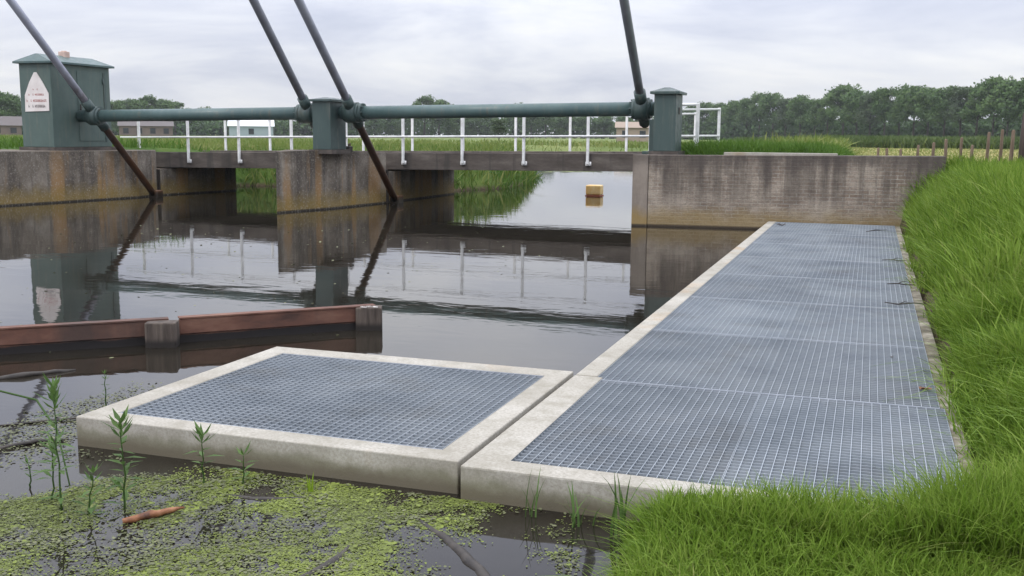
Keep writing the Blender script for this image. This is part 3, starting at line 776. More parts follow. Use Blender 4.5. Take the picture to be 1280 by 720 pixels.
# ------------------------------------------------------------------ low barrier in the water
ba = empty('floating_barrier', (-5.5, 7.2, 0)); tag(ba, 'low rusty brown steel barrier across the water beside the platform', 'barrier')
def plank(p, q, zt, parent):
    p, q = Vector((*p, 0)), Vector((*q, 0)); d = (q - p).normalized(); nrm = Vector((-d.y, d.x, 0))
    m = MB()
    def bar(off0, off1, z0, z1, bev=.006):
        ps = [p + nrm * off0, q + nrm * off0, q + nrm * off1, p + nrm * off1]
        m.hexa([(v.x, v.y, z0) for v in ps] + [(v.x, v.y, z1) for v in ps], bev, 1)
    bar(0, .05, .075, zt); bar(.015, .05, -.25, .07, 0)
    bar(-.006, .09, zt + .002, zt + .014, 0)
    return m.build('beam', M['rust'], parent)
pA, pB, pC, pD = (-9.5, 3.60), (-5.52, 7.19), (-5.46, 7.25), (-4.22, 8.46)
plank(pA, pB, .205, ba); plank(pC, pD, .205, ba)
def pile(c, ang, wd, dp, zt, nm='timber_post', crust=False):
    m = MB(); ca, sa = math.cos(ang), math.sin(ang)
    ps = [(c[0] + u * ca - v * sa, c[1] + u * sa + v * ca) for u, v in ((-wd/2, -dp/2), (wd/2, -dp/2), (wd/2, dp/2), (-wd/2, dp/2))]
    m.prism(ps, -.5, zt, .012); o = m.build(nm, M['timber'], ba)
    if crust:
        m = MB(); r = random.Random(3)
        for k in range(14):
            u = r.uniform(-wd/2 + .02, wd/2 - .02); v = r.uniform(-dp/2 + .01, 0)
            x, y = c[0] + u * ca - v * sa, c[1] + u * sa + v * ca; s = r.uniform(.008, .02)
            m.box(x - s, x + s, y - s, y + s, zt - .002, zt + s * .5, .003, 1)
        m.build('lime_crust', M['crust'], o)
pile((-5.52, 7.10), R(24), .25, .16, .207); pile((-4.27, 8.42), R(24), .235, .17, .208, crust=True)

# ------------------------------------------------------------------ floating block and debris
fl = empty('float', (-7.6, 30.3, 0)); tag(fl, 'orange yellow block floating on the water under the bridge', 'float')
m = MB(); m.box(-7.98, -7.53, 29.9, 30.3, .03, .32, .04, 3); m.build('foam_block', M['orange'], fl)
m = MB(); m.box(-7.99, -7.52, 29.88, 30.31, -.10, .026, .01, 1); m.build('base_board', M['orange'], fl)

def stick(name, pts, rad, mat, label, cat='stick', group=None):
    m = MB(); P = [Vector(p) for p in pts]; pp, rr = [], []
    r = random.Random(len(label))
    for i in range(len(P) - 1):
        for k in range(5):
            t_ = k / 5; v = P[i].lerp(P[i+1], t_); rad_ = rad[i] * (1 - t_) + rad[i+1] * t_
            pp.append(v + Vector((r.uniform(-1, 1), r.uniform(-1, 1), r.uniform(-.4, .4))) * rad_ * .35); rr.append(rad_ * r.uniform(.85, 1.15))
    pp.append(P[-1]); rr.append(rad[-1] * .6)
    m.path(pp, rr, 8); o = m.build(name, mat, None); tag(o, label, cat, group); return o
stick('driftwood', [(-3.14, 3.70, .012), (-3.06, 3.80, .022), (-2.98, 3.94, .016)], [.012, .021, .007], M['drift'], 'orange brown broken stick floating among the duckweed', 'driftwood')
stick('sunken_branch', [(-1.98, 4.28, -.006), (-1.72, 4.08, -.006), (-1.50, 3.86, -.010), (-1.20, 3.52, -.012)], [.010, .020, .026, .030], M['bark'], 'thick dark branch lying slantwise in the duckweed near the grassy bank', 'branch')
stick('sunken_branch', [(-2.98, 4.18, -.004), (-2.72, 4.20, -.002), (-2.45, 4.33, -.002)], [.008, .014, .007], M['bark'], 'thin dark branch lying in the duckweed near the platform front', 'branch')
stick('sunken_branch', [(-2.12, 3.30, -.008), (-2.03, 3.66, -.006), (-2.07, 3.98, -.008)], [.016, .020, .008], M['bark'], 'short dark upright lying branch in the middle of the duckweed', 'branch')
stick('twig', [(-4.9, 4.75, .004), (-4.55, 5.05, .010), (-4.33, 5.20, .006)], [.006, .008, .004], M['bark'], 'long dark twig floating near the outer platform corner', 'twig')
stick('twig', [(-4.55, 4.35, .004), (-4.43, 4.55, .014), (-4.30, 4.66, .008)], [.012, .014, .006], M['bark'], 'short thick dark twig floating below the outer platform corner', 'twig')
stick('twig', [(-6.0, 5.55, -.01), (-5.75, 5.80, .012), (-5.55, 6.12, .0)], [.02, .024, .014], M['bark'], 'dark algae covered pole end lying in open water before the barrier', 'pole')
# litter on the walkway
def leaf_litter(name, c, s, ang, label, mat='deadleaf'):
    m = MB(); r = random.Random(int(abs(c[0] * 977)))
    n = 9; ca, sa = math.cos(ang), math.sin(ang); top = []; 
    for i in range(n):
        t_ = 2 * math.pi * i / n; rr = s * r.uniform(.7, 1.1)
        u, v = rr * math.cos(t_), rr * .45 * math.sin(t_)
        top.append((c[0] + u * ca - v * sa, c[1] + u * sa + v * ca, G + .003 + r.uniform(0, s * .35)))
    bm = m.bm; cv = bm.verts.new((c[0], c[1], G + .004)); vs = [bm.verts.new(p) for p in top]; bt = [bm.verts.new((p[0], p[1], p[2] - .002)) for p in top]
    c2 = bm.verts.new((c[0], c[1], G + .002))
    for i in range(n):
        j = (i + 1) % n
        bm.faces.new((cv, vs[i], vs[j])); bm.faces.new((c2, bt[j], bt[i])); bm.faces.new((vs[i], bt[i], bt[j], vs[j]))
    o = m.build(name, M[mat], None); tag(o, label, 'leaf'); return o
leaf_litter('dead_leaf', (.41, 7.02), .05, .3, 'curled reddish brown dead leaf on the grating at the grass edge')
leaf_litter('dead_leaf', (.22, 8.0), .022, 1.3, 'tiny dark dead leaf out on the middle of the grating', 'bark')
leaf_litter('dead_leaf', (-1.5, 19.6), .10, .2, 'dark clump of wet leaves at the far kerb corner of the walkway', 'bark')
def tw(c, L, a, label):
    m = MB(); r = random.Random(int(c[1] * 131)); P = []
    for k in range(4):
        t_ = k / 3 - .5; P.append((c[0] + math.cos(a) * L * t_ + r.uniform(-.02, .02), c[1] + math.sin(a) * L * t_ + r.uniform(-.02, .02), G + .008 + r.uniform(0, .02)))
    m.path(P, [.005, .008, .007, .003], 6)
    q = Vector(P[1]); m.path([q, q + Vector((.06, .05, .02)), q + Vector((.12, .07, .01))], [.005, .004, .002], 6)
    o = m.build('twig', M['bark'], None); tag(o, label, 'twig')
tw((.40, 10.6), .42, .15, 'dark forked twig on the grating, nearest to the camera of the twigs by the grass')
tw((.38, 12.0), .3, -.2, 'short dark twig on the grating beside the tall bank grass')
tw((.36, 14.4), .30, .4, 'dark curled twig on the middle rows of the walkway by the grass')
tw((.15, 18.9), .5, .9, 'tangle of dark twigs on the last grating panels before the wall')

# ------------------------------------------------------------------ duckweed
def mask(x, y):
    m_ = .62 * fbm(x, y, 1.25, 61, 5) + .38 * fbm(x, y, 3.6, 63, 3)
    near = sstep(4.3, 3.2, y)
    edge = sstep(-4.2, -3.3, x + .75 * (4.3 - y))
    strip = sstep(.45, .05, np.abs(y - 4.42)) * sstep(-2.75, -2.4, x) * sstep(-1.5, -1.75, x)
    return m_ + .05 * near + .30 * strip - .025 - .5 * (1 - edge) - .15 * sstep(-1.8, -1.4, x) - .10 * sstep(-2.9, -3.3, x) * sstep(3.7, 4.2, y)
def flecks(n, x0, x1, y0, y1, seed, smin, smax, keep, zmax=.006, tint0=.5):
    r = np.random.default_rng(seed); x = r.uniform(x0, x1, n); y = r.uniform(y0, y1, n)
    kk = keep(x, y, r.uniform(0, 1, n)); x, y = x[kk], y[kk]; n = len(x)
    s = r.uniform(smin, smax, n); a = r.uniform(0, 2 * np.pi, n); e = r.uniform(.5, 1, n)
    V = np.zeros((n, 6, 3)); tx, ty = r.normal(0, .14, n), r.normal(0, .14, n); z = r.uniform(.002, zmax, n) + .14 * s
    for k in range(6):
        t_ = k * np.pi / 3; u = s * np.cos(t_); v = s * e * np.sin(t_)
        dx = u * np.cos(a) - v * np.sin(a); dy = u * np.sin(a) + v * np.cos(a)
        V[:, k] = np.stack([x + dx, y + dy, z + dx * tx + dy * ty], -1)
    tint = np.clip(tint0 + .9 * (fbm(x, y, 2.3, seed + 5) - .5) + r.normal(0, .16, n), 0, 1)
    return V.reshape(-1, 3), np.arange(n * 6), np.arange(n) * 6, np.full(n, 6), np.repeat(tint, 6)
land = lambda x, y: (wdist(x, y) < -.02) & ~((x > -4.22) & (x < .6) & (y > 4.53))
dens = lambda x, y, u: land(x, y) & (u < (.10 + .90 * sstep(.40, .56, mask(x, y))) * sstep(.26, .40, mask(x, y)) * (.15 + .85 * sstep(.36, .60, fbm(x, y, 8, 77, 4))))
P1 = flecks(300000, -5.2, -1.0, 2.6, 4.56, 71, .0028, .0065, dens, .005, .58)
P2 = flecks(7000, -5.2, -1.0, 2.6, 4.56, 73, .006, .012, dens, .014, .55)
mats_ = lambda x, y, u: land(x, y) & (u < sstep(.47, .56, mask(x, y)) * sstep(.40, .55, fbm(x, y, 6, 83, 3)))
P0 = flecks(26000, -5.2, -1.0, 2.6, 4.56, 85, .010, .024, mats_, .002, .62)
P0[0][:, 2] = .0015 + (P0[0][:, 2] - .0015) * .12
P5 = flecks(2600, -15, -6, 40, 60, 87, .10, .28, lambda x, y, u: (wdist(x, y) < -.1) & (u < sstep(.50, .62, fbm(x, y, .35, 89, 3)) * sstep(42, 52, y)), .01, .5)
P5[0][:, 2] = .003 + np.abs(P5[0][:, 2]) * .1
vs = np.concatenate([P1[0], P2[0], P0[0], P5[0]]); n1 = len(P1[0])
me = np_mesh('duckweed', vs, np.arange(len(vs)), np.arange(len(vs) // 6) * 6, np.full(len(vs) // 6, 6), {'rnd': np.concatenate([P1[4], P2[4], P0[4], P5[4]])})
tag(link('duckweed', me, M['duckweed']), 'patchy yellow green duckweed floating before the platforms and in the far channel', 'duckweed', kind='stuff')
dd = lambda x, y, u: land(x, y) & (u < .55 * sstep(.46, .62, fbm(x, y, 1.1, 91, 4)) * sstep(1.3, .4, np.hypot(x + 4.75, (y - 4.95) * 1.1)) + .55 * sstep(.28, .42, mask(x, y)) * sstep(.4, .58, fbm(x, y, 5, 79, 4)))
P3 = flecks(110000, -6.2, -1.0, 2.6, 6.2, 75, .004, .011, dd, .010, .5)
me = np_mesh('drowned_weed', P3[0], P3[1], P3[2], P3[3], {'rnd': P3[4]})
tag(link('drowned_weed', me, M['algae']), 'brownish scraps of drowned weed afloat around the outer platform corner', 'water weed', kind='stuff')

sc = lambda x, y, u: (wdist(x, y) < -.1) & ~((x > -4.3) & (y > 4.5)) & (u < .25 + .75 * sstep(.45, .6, fbm(x, y, .6, 95, 3)))
P4 = flecks(900, -14, -2.0, 4.0, 19, 97, .008, .022, sc, .003, .9)
me = np_mesh('floating_scum', P4[0], P4[1], P4[2], P4[3], {'rnd': P4[4]})
tag(link('floating_scum', me, M['algae']), 'pale scattered specks of scum on the dark open water', 'scum', kind='stuff')

# ------------------------------------------------------------------ water plants
def herb(x, y, h, label, seed, lean=(0, 0), leaf=.07, name='willowherb', mat='weed'):
    r = random.Random(seed); o = empty(name, (x, y, 0)); tag(o, label, 'plant', None)
    pts = []
    for k in range(8):
        t_ = k / 7; pts.append(Vector((x + lean[0] * t_ ** 1.5 + r.uniform(-.006, .006), y + lean[1] * t_ ** 1.5 + r.uniform(-.006, .006), -.03 + (h + .03) * t_)))
    m = MB(); m.path(pts, [.0055 - .0035 * k / 7 for k in range(8)], 6); m.build('stem', M[mat], o)
    V, L, Sx, T, C = [], [], [], [], []
    nw = max(5, int(h / .030))
    for k in range(nw):
        t_ = .12 + .88 * k / (nw - 1); i = min(6, int(t_ * 7)); p = pts[i].lerp(pts[i + 1], t_ * 7 - i)
        top = t_ > .82
        if t_ < .4 and r.random() < .35: continue
        for q in range(5 if top else 3):
            a = k * 1.6 + q * 2 * math.pi / (5 if top else 3) + r.uniform(-.35, .35); el = r.uniform(.55, 1.05) if top else r.uniform(.1, .7)
            ln = leaf * 1.15 * r.uniform(.7, 1.2) * (.85 if top else 1.1 - .3 * t_); wd = ln * .115
            d = Vector((math.cos(a) * math.cos(el), math.sin(a) * math.cos(el), math.sin(el))); sd = Vector((-math.sin(a), math.cos(a), 0))
            b = len(V); c = r.uniform(.25, .85)
            mid_ = p + d * ln * .45 - Vector((0, 0, .004)); tip = p + d * ln - Vector((0, 0, ln * .22 * (0 if top else 1)))
            for v in (p, mid_ - sd * wd, mid_ + Vector((0, 0, -.003)), mid_ + sd * wd, tip): V.append(tuple(v)); C.append(c)
            for f in ((0, 1, 2), (0, 2, 3), (1, 4, 2), (2, 4, 3)):
                Sx.append(len(L)); T.append(3); L.extend(b + j for j in f)
    me = np_mesh('foliage', np.array(V), np.array(L), np.array(Sx), np.array(T), {'rnd': np.array(C)})
    link('foliage', me, M[mat], o)
herb(-3.50, 3.72, .56, 'tallest leafy green plant standing in the water left of the platform', 1, (-.12, .12), .10)
herb(-3.66, 3.84, .28, 'short leafy plant just left of the tallest water plant', 2, (0, .02), .085)
herb(-3.36, 3.74, .20, 'short leafy plant just right of the tallest water plant', 3, (.02, .02), .08)
herb(-3.25, 3.86, .41, 'upright leafy plant growing beside the orange stick', 4, (-.02, .02), .10)
herb(-3.12, 4.28, .25, 'small leafy plant before the shaded front of the platform, left of its twin', 5, (0, .01), .095)
herb(-2.93, 4.36, .15, 'smallest leafy plant before the front of the platform', 6, (0, .0), .085)
herb(-3.90, 3.95, .12, 'tiny leafy sprout at the outer edge of the duckweed', 8, (0, 0), .05)
herb(-4.62, 5.35, .22, 'thin upright plant behind the floating scraps by the platform corner', 9, (0, 0), .04)
def reed(x, y, n, h, spread, label, seed, mat='weed', wd=.008):
    r = random.Random(seed); V, L, Sx, T, C = [], [], [], [], []
    for k in range(n):
        a = r.uniform(0, 2 * math.pi); bx, by = x + r.uniform(-.04, .04) * spread, y + r.uniform(-.03, .03) * spread; hh_ = h * r.uniform(.6, 1.15); ln = spread * r.uniform(.1, .5) * hh_
        b = len(V); sd = Vector((-math.sin(a), math.cos(a), 0)); c = r.uniform(.3, .9)
        for j in range(6):
            t_ = j / 5; p = Vector((bx + math.cos(a) * ln * t_ ** 2, by + math.sin(a) * ln * t_ ** 2, -.02 + hh_ * (t_ - .12 * spread * t_ ** 3))); w_ = wd * (1 - t_ ** 2.2) + .0006
            V += [tuple(p - sd * w_ / 2), tuple(p + sd * w_ / 2)]; C += [c, c]
        for j in range(5): Sx.append(len(L)); T.append(4); L.extend((b + 2*j, b + 2*j + 1, b + 2*j + 3, b + 2*j + 2))
    me = np_mesh('reed_shoot', np.array(V), np.array(L), np.array(Sx), np.array(T), {'rnd': np.array(C)})
    tag(link('reed_shoot', me, M[mat]), label, 'reed')
reed(-2.55, 4.36, 5, .15, .5, 'bright yellow green shoot in the duckweed before the platform', 21, 'shoot', .014)
reed(-1.42, 4.44, 6, .26, .7, 'thin reeds before the walkway front, beside the joint of the two slabs', 22)
reed(-1.16, 4.40, 9, .24, 1.2, 'loose green reeds at the corner where the walkway front meets the grass', 23, wd=.012)
reed(-.98, 4.33, 8, .34, .9, 'dense dark reeds rising from the edge of the near turf', 24, wd=.014)
reed(-.02, 4.30, 4, .42, .7, 'tall grass shoots rising before the grating, left of another pair', 25, 'grass', .008)
reed(.30, 4.36, 5, .50, .7, 'tallest grass shoots rising before the right half of the grating', 26, 'grass', .009)
# arching reed leaf at the left edge
m = MB(); m.path([(-4.9, 4.3, .30), (-4.55, 4.35, .36), (-4.2, 4.33, .33), (-3.95, 4.2, .22), (-3.72, 4.02, .0)], [.003, .006, .006, .005, .004], 6)
tag(m.build('reed_leaf', M['weed'], None), 'single long reed leaf arching over the water beside the tallest plant', 'reed')

# ------------------------------------------------------------------ fence posts in the field on the right
FP = [(1092, 36, .82, 'post'), (1104, 33, .86, 'post'), (1121, 31.5, .84, 'post'), (1140.6, 30, .9, 'post'), (1160, 29, .92, 'post'), (1176.6, 28.4, .98, 'post'), (1194, 28, 1.0, 'post'), (1208, 27.6, .8, 'post'), (1227, 27.2, 1.08, 'post'), (1244, 26.8, 1.12, 'post'), (1257, 26.6, 1.1, 'post')]
ords = ['first', 'second', 'third', 'fourth', 'fifth', 'sixth', 'seventh', 'eighth', 'ninth', 'tenth', 'eleventh', 'twelfth', 'thirteenth', 'fourteenth', 'fifteenth', 'sixteenth', 'seventeenth', 'eighteenth', 'nineteenth', 'twentieth', 'twenty-first', 'twenty-second', 'twenty-third', 'twenty-fourth', 'twenty-fifth', 'twenty-sixth', 'twenty-seventh', 'twenty-eighth']
for k, (px, d, h, _) in enumerate(FP):
    x, y = bearing(px, d); z = float(ground_z(np.array([x]), np.array([y]))[0]); r = .034 + .010 * random.random()
    lx, ly = random.uniform(-.03, .03), random.uniform(-.03, .03)
    m = MB(); m.path([(x, y, z - .2), (x + lx * .4, y + ly * .4, z + h * .5), (x + lx, y + ly, z + h), (x + lx, y + ly, z + h + .03)], [r * 1.08, r, r * .95, r * .55], 9)
    o = m.build('fence_post', M['post'], None)
    tag(o, f'thin brown wooden fence post, {ords[len(FP) - 1 - k]} to the left of the thick dark post', 'fence post', 'thin fence posts along the hay field')
x, y = bearing(1272, 26.0); z = 1.15
tp = empty('gate_post', (x, y, z)); tag(tp, 'thick dark timber post, much taller than the fence posts beside it', 'post')
m = MB(); m.path([(x, y, z - .3), (x - .01, y, z + .5), (x + .01, y, z + 1.2), (x + .01, y, z + 1.22)], [.10, .088, .080, .05], 12); m.build('shaft', M['darkpost'], tp)
m = MB(); m.box(x + .095, x + .28, y - .06, y - .04, z + .42, z + .62, .008, 1); m.build('plate', M['redplate'], tp)

# ------------------------------------------------------------------ trees
def tree_meshes(seed, h, spread, n, clear, size):
    r = np.random.default_rng(seed)
    nl = 30
    cs = []
    for k in range(nl):
        t_ = r.uniform(0, 1); zz = h * (clear + (1 - clear) * (.12 + .80 * t_)); rad = spread * (1.0 - .75 * abs(t_ - .42) ** 1.4) * .62
        a = r.uniform(0, 2 * np.pi); rr = rad * r.uniform(.1, 1) ** .6
        cs.append((rr * np.cos(a), rr * np.sin(a), zz, spread * r.uniform(.16, .36)))
    cs.append((0, 0, h * .93, spread * .26))
    cs = np.array(cs)
    pick = r.integers(0, len(cs), n); c = cs[pick]
    u = r.normal(0, 1, (n, 3)); u /= np.linalg.norm(u, axis=1)[:, None]
    p = c[:, :3] + u * (c[:, 3] * r.uniform(.2, 1.2, n))[:, None] * np.array([1, 1, .8])
    s = size * r.uniform(.5, 1.2, n); a = r.normal(0, 1, (n, 3)); a /= np.linalg.norm(a, axis=1)[:, None]
    b = np.cross(a, u + .01); b /= np.linalg.norm(b, axis=1)[:, None]; a = np.cross(b, u * .6 + r.normal(0, 1, (n, 3))); a /= np.linalg.norm(a, axis=1)[:, None]
    V = np.stack([p - a * s[:, None], p - b * s[:, None] * .6, p + a * s[:, None], p + b * s[:, None] * .6], 1)
    cl = r.normal(.5, .14, len(cs))[pick] + r.normal(0, .14, n)
    crown = np_mesh('crown', V.reshape(-1, 3), np.arange(n * 4), np.arange(n) * 4, np.full(n, 4), {'rnd': np.repeat(np.clip(cl, 0, 1), 4)})
    m = MB()
    m.path([(0, 0, -.6), (.03, .02, h * clear * .6), (.0, .05, h * clear * 1.2), (.05, 0, h * .75)], [h * .022, h * .018, h * .014, h * .004], 8)
    for k in range(6):
        a_ = k * 1.05 + r.uniform(-.3, .3); z0 = h * (clear * .85 + .07 * k)
        m.path([(0, 0, z0), (math.cos(a_) * spread * .22, math.sin(a_) * spread * .22, z0 + h * .09), (math.cos(a_) * spread * .45, math.sin(a_) * spread * .45, z0 + h * .15)], [h * .009, h * .006, h * .003], 6)
    bmesh.ops.recalc_face_normals(m.bm, faces=m.bm.faces)
    tm = bpy.data.meshes.new('trunk'); m.bm.to_mesh(tm); m.bm.free(); tm.materials.append(M['trunk'])
    return crown, tm
KINDS = []
for s_, (spread, n, clear) in enumerate([(5.0, 6400, .30), (4.4, 5600, .34), (5.4, 7000, .28), (4.0, 5000, .36), (4.8, 6200, .32)]):
    KINDS.append(tree_meshes(100 + s_, 11.0, spread, n, clear, .30))
BUSH = tree_meshes(140, 11.0, 6.2, 6500, .04, .34)
POP = tree_meshes(141, 11.0, 3.2, 2600, .12, .45)
for c_, _ in KINDS + [BUSH, POP]: c_.materials.append(M['crown'])
LIGHT = KINDS[1][0].copy(); LIGHT.materials[0] = M['crownlight']
def tree(name, kind, px, d, h, label, group, wide=1.0, light=False):
    x, y = bearing(px, d)
    t_ = empty(name, (x, y, 1.0)); s = h / 11.0; t_.scale = (s * wide, s * wide, s); t_.rotation_euler.z = random.uniform(0, 6.28)
    tag(t_, label, 'tree', group)
    for nm, me_ in (('crown', LIGHT if light else kind[0]), ('trunk', kind[1])):
        o = bpy.data.objects.new(nm, me_); COL.objects.link(o); o.parent = t_
# the long row on the right: (column, distance, height of the top in metres)
row = [(1296, 212, 14.6), (1272, 216, 13.6), (1250, 218, 13.2), (1232, 222, 13.9), (1212, 226, 12.4), (1192, 230, 12.5), (1172, 234, 12.6), (1152, 238, 12.4), (1134, 242, 13.0), (1116, 246, 11.7), (1098, 250, 13.0), (1080, 254, 12.0), (1064, 258, 12.6), (1047, 262, 14.0), (1028, 268, 11.2), (1012, 274, 11.0), (994, 280, 12.3), (976, 288, 11.7), (960, 296, 13.2), (944, 304, 13.6), (928, 312, 12.4), (912, 320, 12.0), (896, 328, 11.4), (878, 336, 11.6), (860, 344, 11.0), (842, 350, 10.2)]
for k, (px, d, h) in enumerate(row):
    h *= .86 + .004 * k
    tree('broadleaf_tree', KINDS[(k * 3 + 1) % 5], px, d, h, f'{ords[k]} broadleaf tree from the right end of the long row beyond the field', 'long row of trees beyond the field', random.uniform(.95, 1.2), k in (5, 11, 17))
# trees behind the bridge, mostly below the shaft line
midt = [(824, 330, 6.8), (800, 340, 7.5), (776, 345, 7.0), (752, 350, 7.4), (728, 350, 7.0), (704, 345, 8.0), (680, 340, 10.4), (662, 342, 9.4), (642, 338, 10.6), (610, 350, 7.4), (588, 350, 7.0), (566, 345, 8.2), (548, 335, 11.4), (530, 330, 12.4), (514, 338, 9.6), (490, 350, 7.4), (468, 345, 7.2)]
for k, (px, d, h) in enumerate(midt):
    tree('field_tree', KINDS[k % 5] if h > 9 else BUSH, px, d, h, f'distant tree behind the right bridge span, {ords[k]} leftwards from the wing wall housing', 'distant trees behind the right span', 1.35)
tree('pale_shrub', BUSH, 622, 150, 2.9, 'pale rounded shrub in front of the distant trees, seen under the green shaft', None, 1.6, True)
leftt = [(440, 340, 7.0), (410, 345, 7.2), (384, 345, 7.0), (356, 350, 7.2), (330, 350, 7.0), (304, 350, 7.4), (278, 345, 7.4), (256, 340, 8.0)]
for k, (px, d, h) in enumerate(leftt):
    tree('field_tree', BUSH, px, d, h, f'low distant tree behind the left bridge span, {ords[k]} leftwards from the middle housing', 'low distant trees behind the left span', 1.4)
clump = [(238, 300, 8.4), (222, 296, 10.4), (206, 292, 11.0), (190, 290, 12.0), (172, 288, 10.8), (154, 290, 10.2), (138, 290, 10.0)]
for k, (px, d, h) in enumerate(clump):
    h *= .83
    tree('copse_tree', KINDS[k % 5], px, d, h, f'dark tree in the copse right of the cabinet, {ords[k]} from its right end', 'copse right of the large cabinet', 1.3)
for k, (px, d, h) in enumerate([(24, 235, 7.6), (4, 230, 8.2), (-16, 235, 8.6)]):
    tree('garden_tree', [BUSH, KINDS[2], BUSH][k], px, d, h, f'dark tree left of the large cabinet, {ords[k]} outward from it', 'trees outward of the large cabinet', 1.2)
# dark scrub under and behind the rows
def scrub(n, spec, seed):
    r = np.random.default_rng(seed); P, C = [], []
    for (pa, da, pb, db, hh_) in spec:
        ax, ay = bearing(pa, da); bx, by = bearing(pb, db); k = n
        t_ = r.uniform(0, 1, k); x = ax + (bx - ax) * t_ + r.normal(0, 3, k); y = ay + (by - ay) * t_ + r.normal(0, 3, k)
        top = hh_ * (.55 + .75 * fbm(t_ * 60 + seed, t_ * 0, 1., seed))
        P.append(np.stack([x, y, .8 + top * r.uniform(0, 1, k) ** .8], -1))
    p = np.concatenate(P); n = len(p); s = r.uniform(.3, .7, n)
    a = r.normal(0, 1, (n, 3)); a /= np.linalg.norm(a, axis=1)[:, None]; b = np.cross(a, r.normal(0, 1, (n, 3))); b /= np.linalg.norm(b, axis=1)[:, None]
    V = np.stack([p - a*s[:, None], p - b*s[:, None], p + a*s[:, None], p + b*s[:, None]], 1)
    return np_mesh('undergrowth', V.reshape(-1, 3), np.arange(n*4), np.arange(n)*4, np.full(n, 4), {'rnd': np.repeat(np.clip(r.normal(.3, .15, n), 0, 1), 4)})
tag(link('undergrowth', scrub(9000, [(1330, 232, 1090, 268, 4.6), (1090, 268, 835, 365, 5.4), (835, 365, 440, 362, 6.5), (440, 362, 130, 312, 4.5), (60, 245, -60, 245, 5)], 77), M['crown']), 'dark scrub closing the gaps under the distant tree rows', 'undergrowth', kind='stuff')

# ------------------------------------------------------------------ far buildings
t = NT('farm_brick'); bmat = t.set(t.ramp(t.noise(.8), [(.3, (.13, .10, .085)), (.7, (.19, .145, .12))]), .9)
t = NT('roof_tile'); rmat = t.set((.115, .10, .095), .8)
t = NT('pale_sheet'); smat = t.set((.74, .77, .79), .5)
t = NT('pale_render'); wmat = t.set((.30, .235, .18), .8)
t = NT('grey_wall'); gmat = t.set((.32, .38, .40), .8)
t = NT('dark_glass'); dmat = t.set((.03, .035, .04), .2)
def house(px, d, w, dep, wall, roof, label, wm, rm, cat='house', windows=3):
    x, y = bearing(px, d); o = empty(cat.replace(' ', '_'), (x, y, .9)); tag(o, label, cat)
    a = math.atan2(x, y)
    m = MB(); m.box(-w/2, w/2, -dep/2, dep/2, 0, wall); q = m.build('wall', wm, o)
    m = MB(); bm = m.bm; e = .25
    v = [bm.verts.new(p) for p in ((-w/2-e, -dep/2-e, wall+.003), (w/2+e, -dep/2-e, wall+.003), (w/2+e, dep/2+e, wall+.003), (-w/2-e, dep/2+e, wall+.003), (-w/2-e, 0, wall+roof), (w/2+e, 0, wall+roof))]
    for f in ((3, 2, 1, 0), (0, 1, 5, 4), (2, 3, 4, 5), (1, 2, 5), (3, 0, 4)): bm.faces.new([v[i] for i in f])
    r_ = m.build('roof', rm, o); ks = [q, r_]
    for k in range(windows):
        u = -w/2 + w * (k + .5) / windows; m = MB(); m.box(u - .45, u + .45, -dep/2 - .03, -dep/2 - .003, wall * .3, wall * .8); ks.append(m.build('window', dmat, o))
    for k_ in ks: k_.matrix_parent_inverse = Matrix.Identity(4)
    o.rotation_euler.z = -a
house(2, 190, 7, 7, 1.7, 1.5, 'low brick farmhouse with a grey roof outward of the large cabinet', bmat, rmat)
house(186, 200, 9, 6, 1.9, .9, 'long reddish brick building seen under the shaft beside the large cabinet', bmat, rmat, 'farm building', 4)
house(316, 190, 7.4, 6, 2.0, 1.1, 'grey shed with a white roof seen through the railing of the left span', gmat, smat, 'shed', 1)
house(789, 160, 5.2, 5, 2.1, .9, 'small sandy coloured building between the shaft end and the wing wall housing', wmat, wmat, 'cottage', 2)

# ------------------------------------------------------------------ thin damp air
t = NT('damp_air'); t.n.remove(t.b)
pv = t.n.new('ShaderNodeVolumePrincipled'); pv.inputs['Color'].default_value = (.89, .92, .95, 1); pv.inputs['Density'].default_value = .00026; pv.inputs['Anisotropy'].default_value = .2
t.l.new(pv.outputs[0], t.out.inputs['Volume'])
tag(MB().box(-1700, 1700, -200, 2100, -3, 26).build('haze', t.m), kind='stuff')

# ------------------------------------------------------------------ sky, sun
W = bpy.data.worlds.new('World'); S.world = W; W.use_nodes = True
nt = W.node_tree; N = nt.nodes; Lk = nt.links
bg = N['Background']
SUN_EL, SUN_AZ = R(48), R(215)      # azimuth clockwise from +Y
sk = N.new('ShaderNodeTexSky'); sk.sky_type = 'NISHITA'; sk.sun_disc = False; sk.sun_elevation = SUN_EL; sk.sun_rotation = SUN_AZ
tc = N.new('ShaderNodeTexCoord'); sp = N.new('ShaderNodeSeparateXYZ'); Lk.new(tc.outputs['Generated'], sp.inputs[0])
def wm(op, a, b=0.0, c=None):
    x = N.new('ShaderNodeMath'); x.operation = op
    for s, v in zip(x.inputs, (a, b) if c is None else (a, b, c)):
        if isinstance(v, (int, float)): s.default_value = v
        else: Lk.new(v, s)
    return x.outputs[0]
zc = wm('MAXIMUM', sp.outputs[2], 0.0)
den = wm('ADD', zc, .16)
cb_ = N.new('ShaderNodeCombineXYZ'); Lk.new(wm('DIVIDE', sp.outputs[0], den), cb_.inputs[0]); Lk.new(wm('DIVIDE', sp.outputs[1], den), cb_.inputs[1])
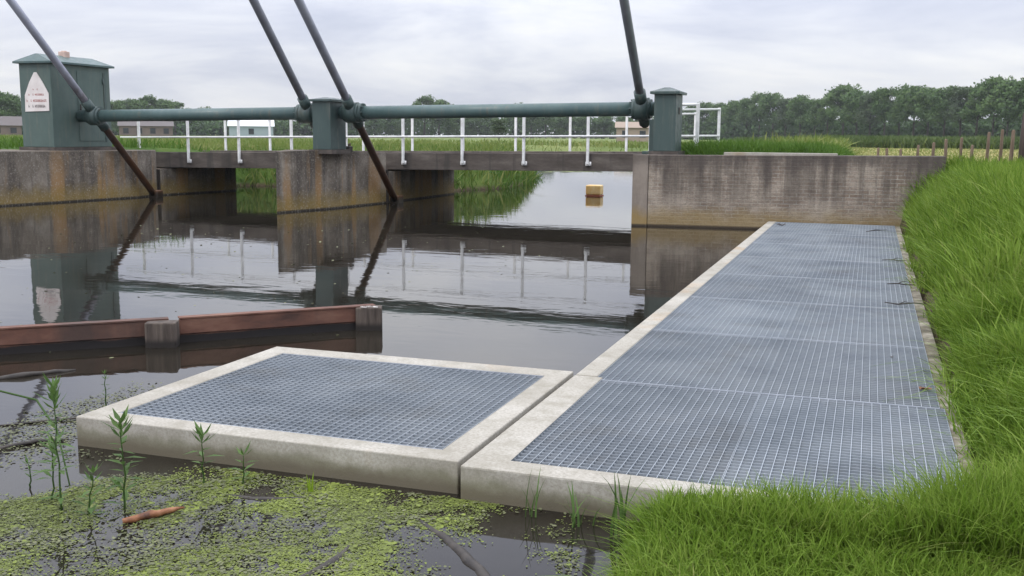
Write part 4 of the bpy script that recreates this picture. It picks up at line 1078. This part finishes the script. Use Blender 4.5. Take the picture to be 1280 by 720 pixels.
def wnoise(scale, detail, off, rough=.5, stretch=(1, 1, 1)):
    mp = N.new('ShaderNodeMapping'); mp.inputs['Location'].default_value = off; mp.inputs['Scale'].default_value = stretch; Lk.new(cb_.outputs[0], mp.inputs[0])
    x = N.new('ShaderNodeTexNoise'); x.inputs['Scale'].default_value = scale; x.inputs['Detail'].default_value = detail; x.inputs['Roughness'].default_value = rough; x.inputs['Distortion'].default_value = .4
    Lk.new(mp.outputs[0], x.inputs['Vector']); return x.outputs['Fac']
cl1 = wnoise(.75, 6, (3.1, 1.7, 0), .55)
def wramp(f, stops):
    r = N.new('ShaderNodeValToRGB'); el = r.color_ramp.elements
    while len(el) < len(stops): el.new(.5)
    for e, (p_, c) in zip(el, stops): e.position = p_; e.color = (*c, 1)
    Lk.new(f, r.inputs[0]); return r.outputs[0]
cloud = wramp(cl1, [(.30, (.55, .59, .71)), (.42, (.70, .73, .83)), (.52, (.84, .86, .92)), (.66, (1.0, 1.0, 1.0))])
gain = wm('MULTIPLY_ADD', zc, 2.6, 1.0)
tint = wramp(zc, [(.05, (1, 1, 1)), (.32, (.955, .98, 1.08)), (.8, (1.0, 1.0, 1.02))])
tm_ = N.new('ShaderNodeMix'); tm_.data_type = 'RGBA'; tm_.blend_type = 'MULTIPLY'; tm_.inputs['Factor'].default_value = 1
Lk.new(cloud, tm_.inputs['A']); Lk.new(tint, tm_.inputs['B']); cloud = tm_.outputs['Result']
vm = N.new('ShaderNodeVectorMath'); vm.operation = 'SCALE'; Lk.new(cloud, vm.inputs[0]); Lk.new(wm('MULTIPLY', gain, 8.7), vm.inputs['Scale'])
mx = N.new('ShaderNodeMix'); mx.data_type = 'RGBA'; mx.inputs['Factor'].default_value = .93
Lk.new(sk.outputs[0], mx.inputs['A']); Lk.new(vm.outputs[0], mx.inputs['B'])
Lk.new(mx.outputs['Result'], bg.inputs['Color']); bg.inputs['Strength'].default_value = .1
sun = bpy.data.lights.new('sun', 'SUN'); sun.energy = 1.2; sun.angle = R(18); sun.color = (1, .96, .90)
so = bpy.data.objects.new('sun', sun); COL.objects.link(so)
dirv = Vector((math.sin(SUN_AZ) * math.cos(SUN_EL), math.cos(SUN_AZ) * math.cos(SUN_EL), math.sin(SUN_EL)))
so.rotation_euler = dirv.to_track_quat('Z', 'Y').to_euler(); so.location = (0, 0, 30)

# ------------------------------------------------------------------ render settings
S.view_settings.view_transform = 'Standard'; S.view_settings.look = 'None'; S.view_settings.gamma = 1; S.view_settings.exposure = 0.0
S.view_settings.use_curve_mapping = False
S.cycles.max_bounces = 6; S.cycles.diffuse_bounces = 3; S.cycles.glossy_bounces = 4; S.cycles.transmission_bounces = 4
S.cycles.use_denoising = True
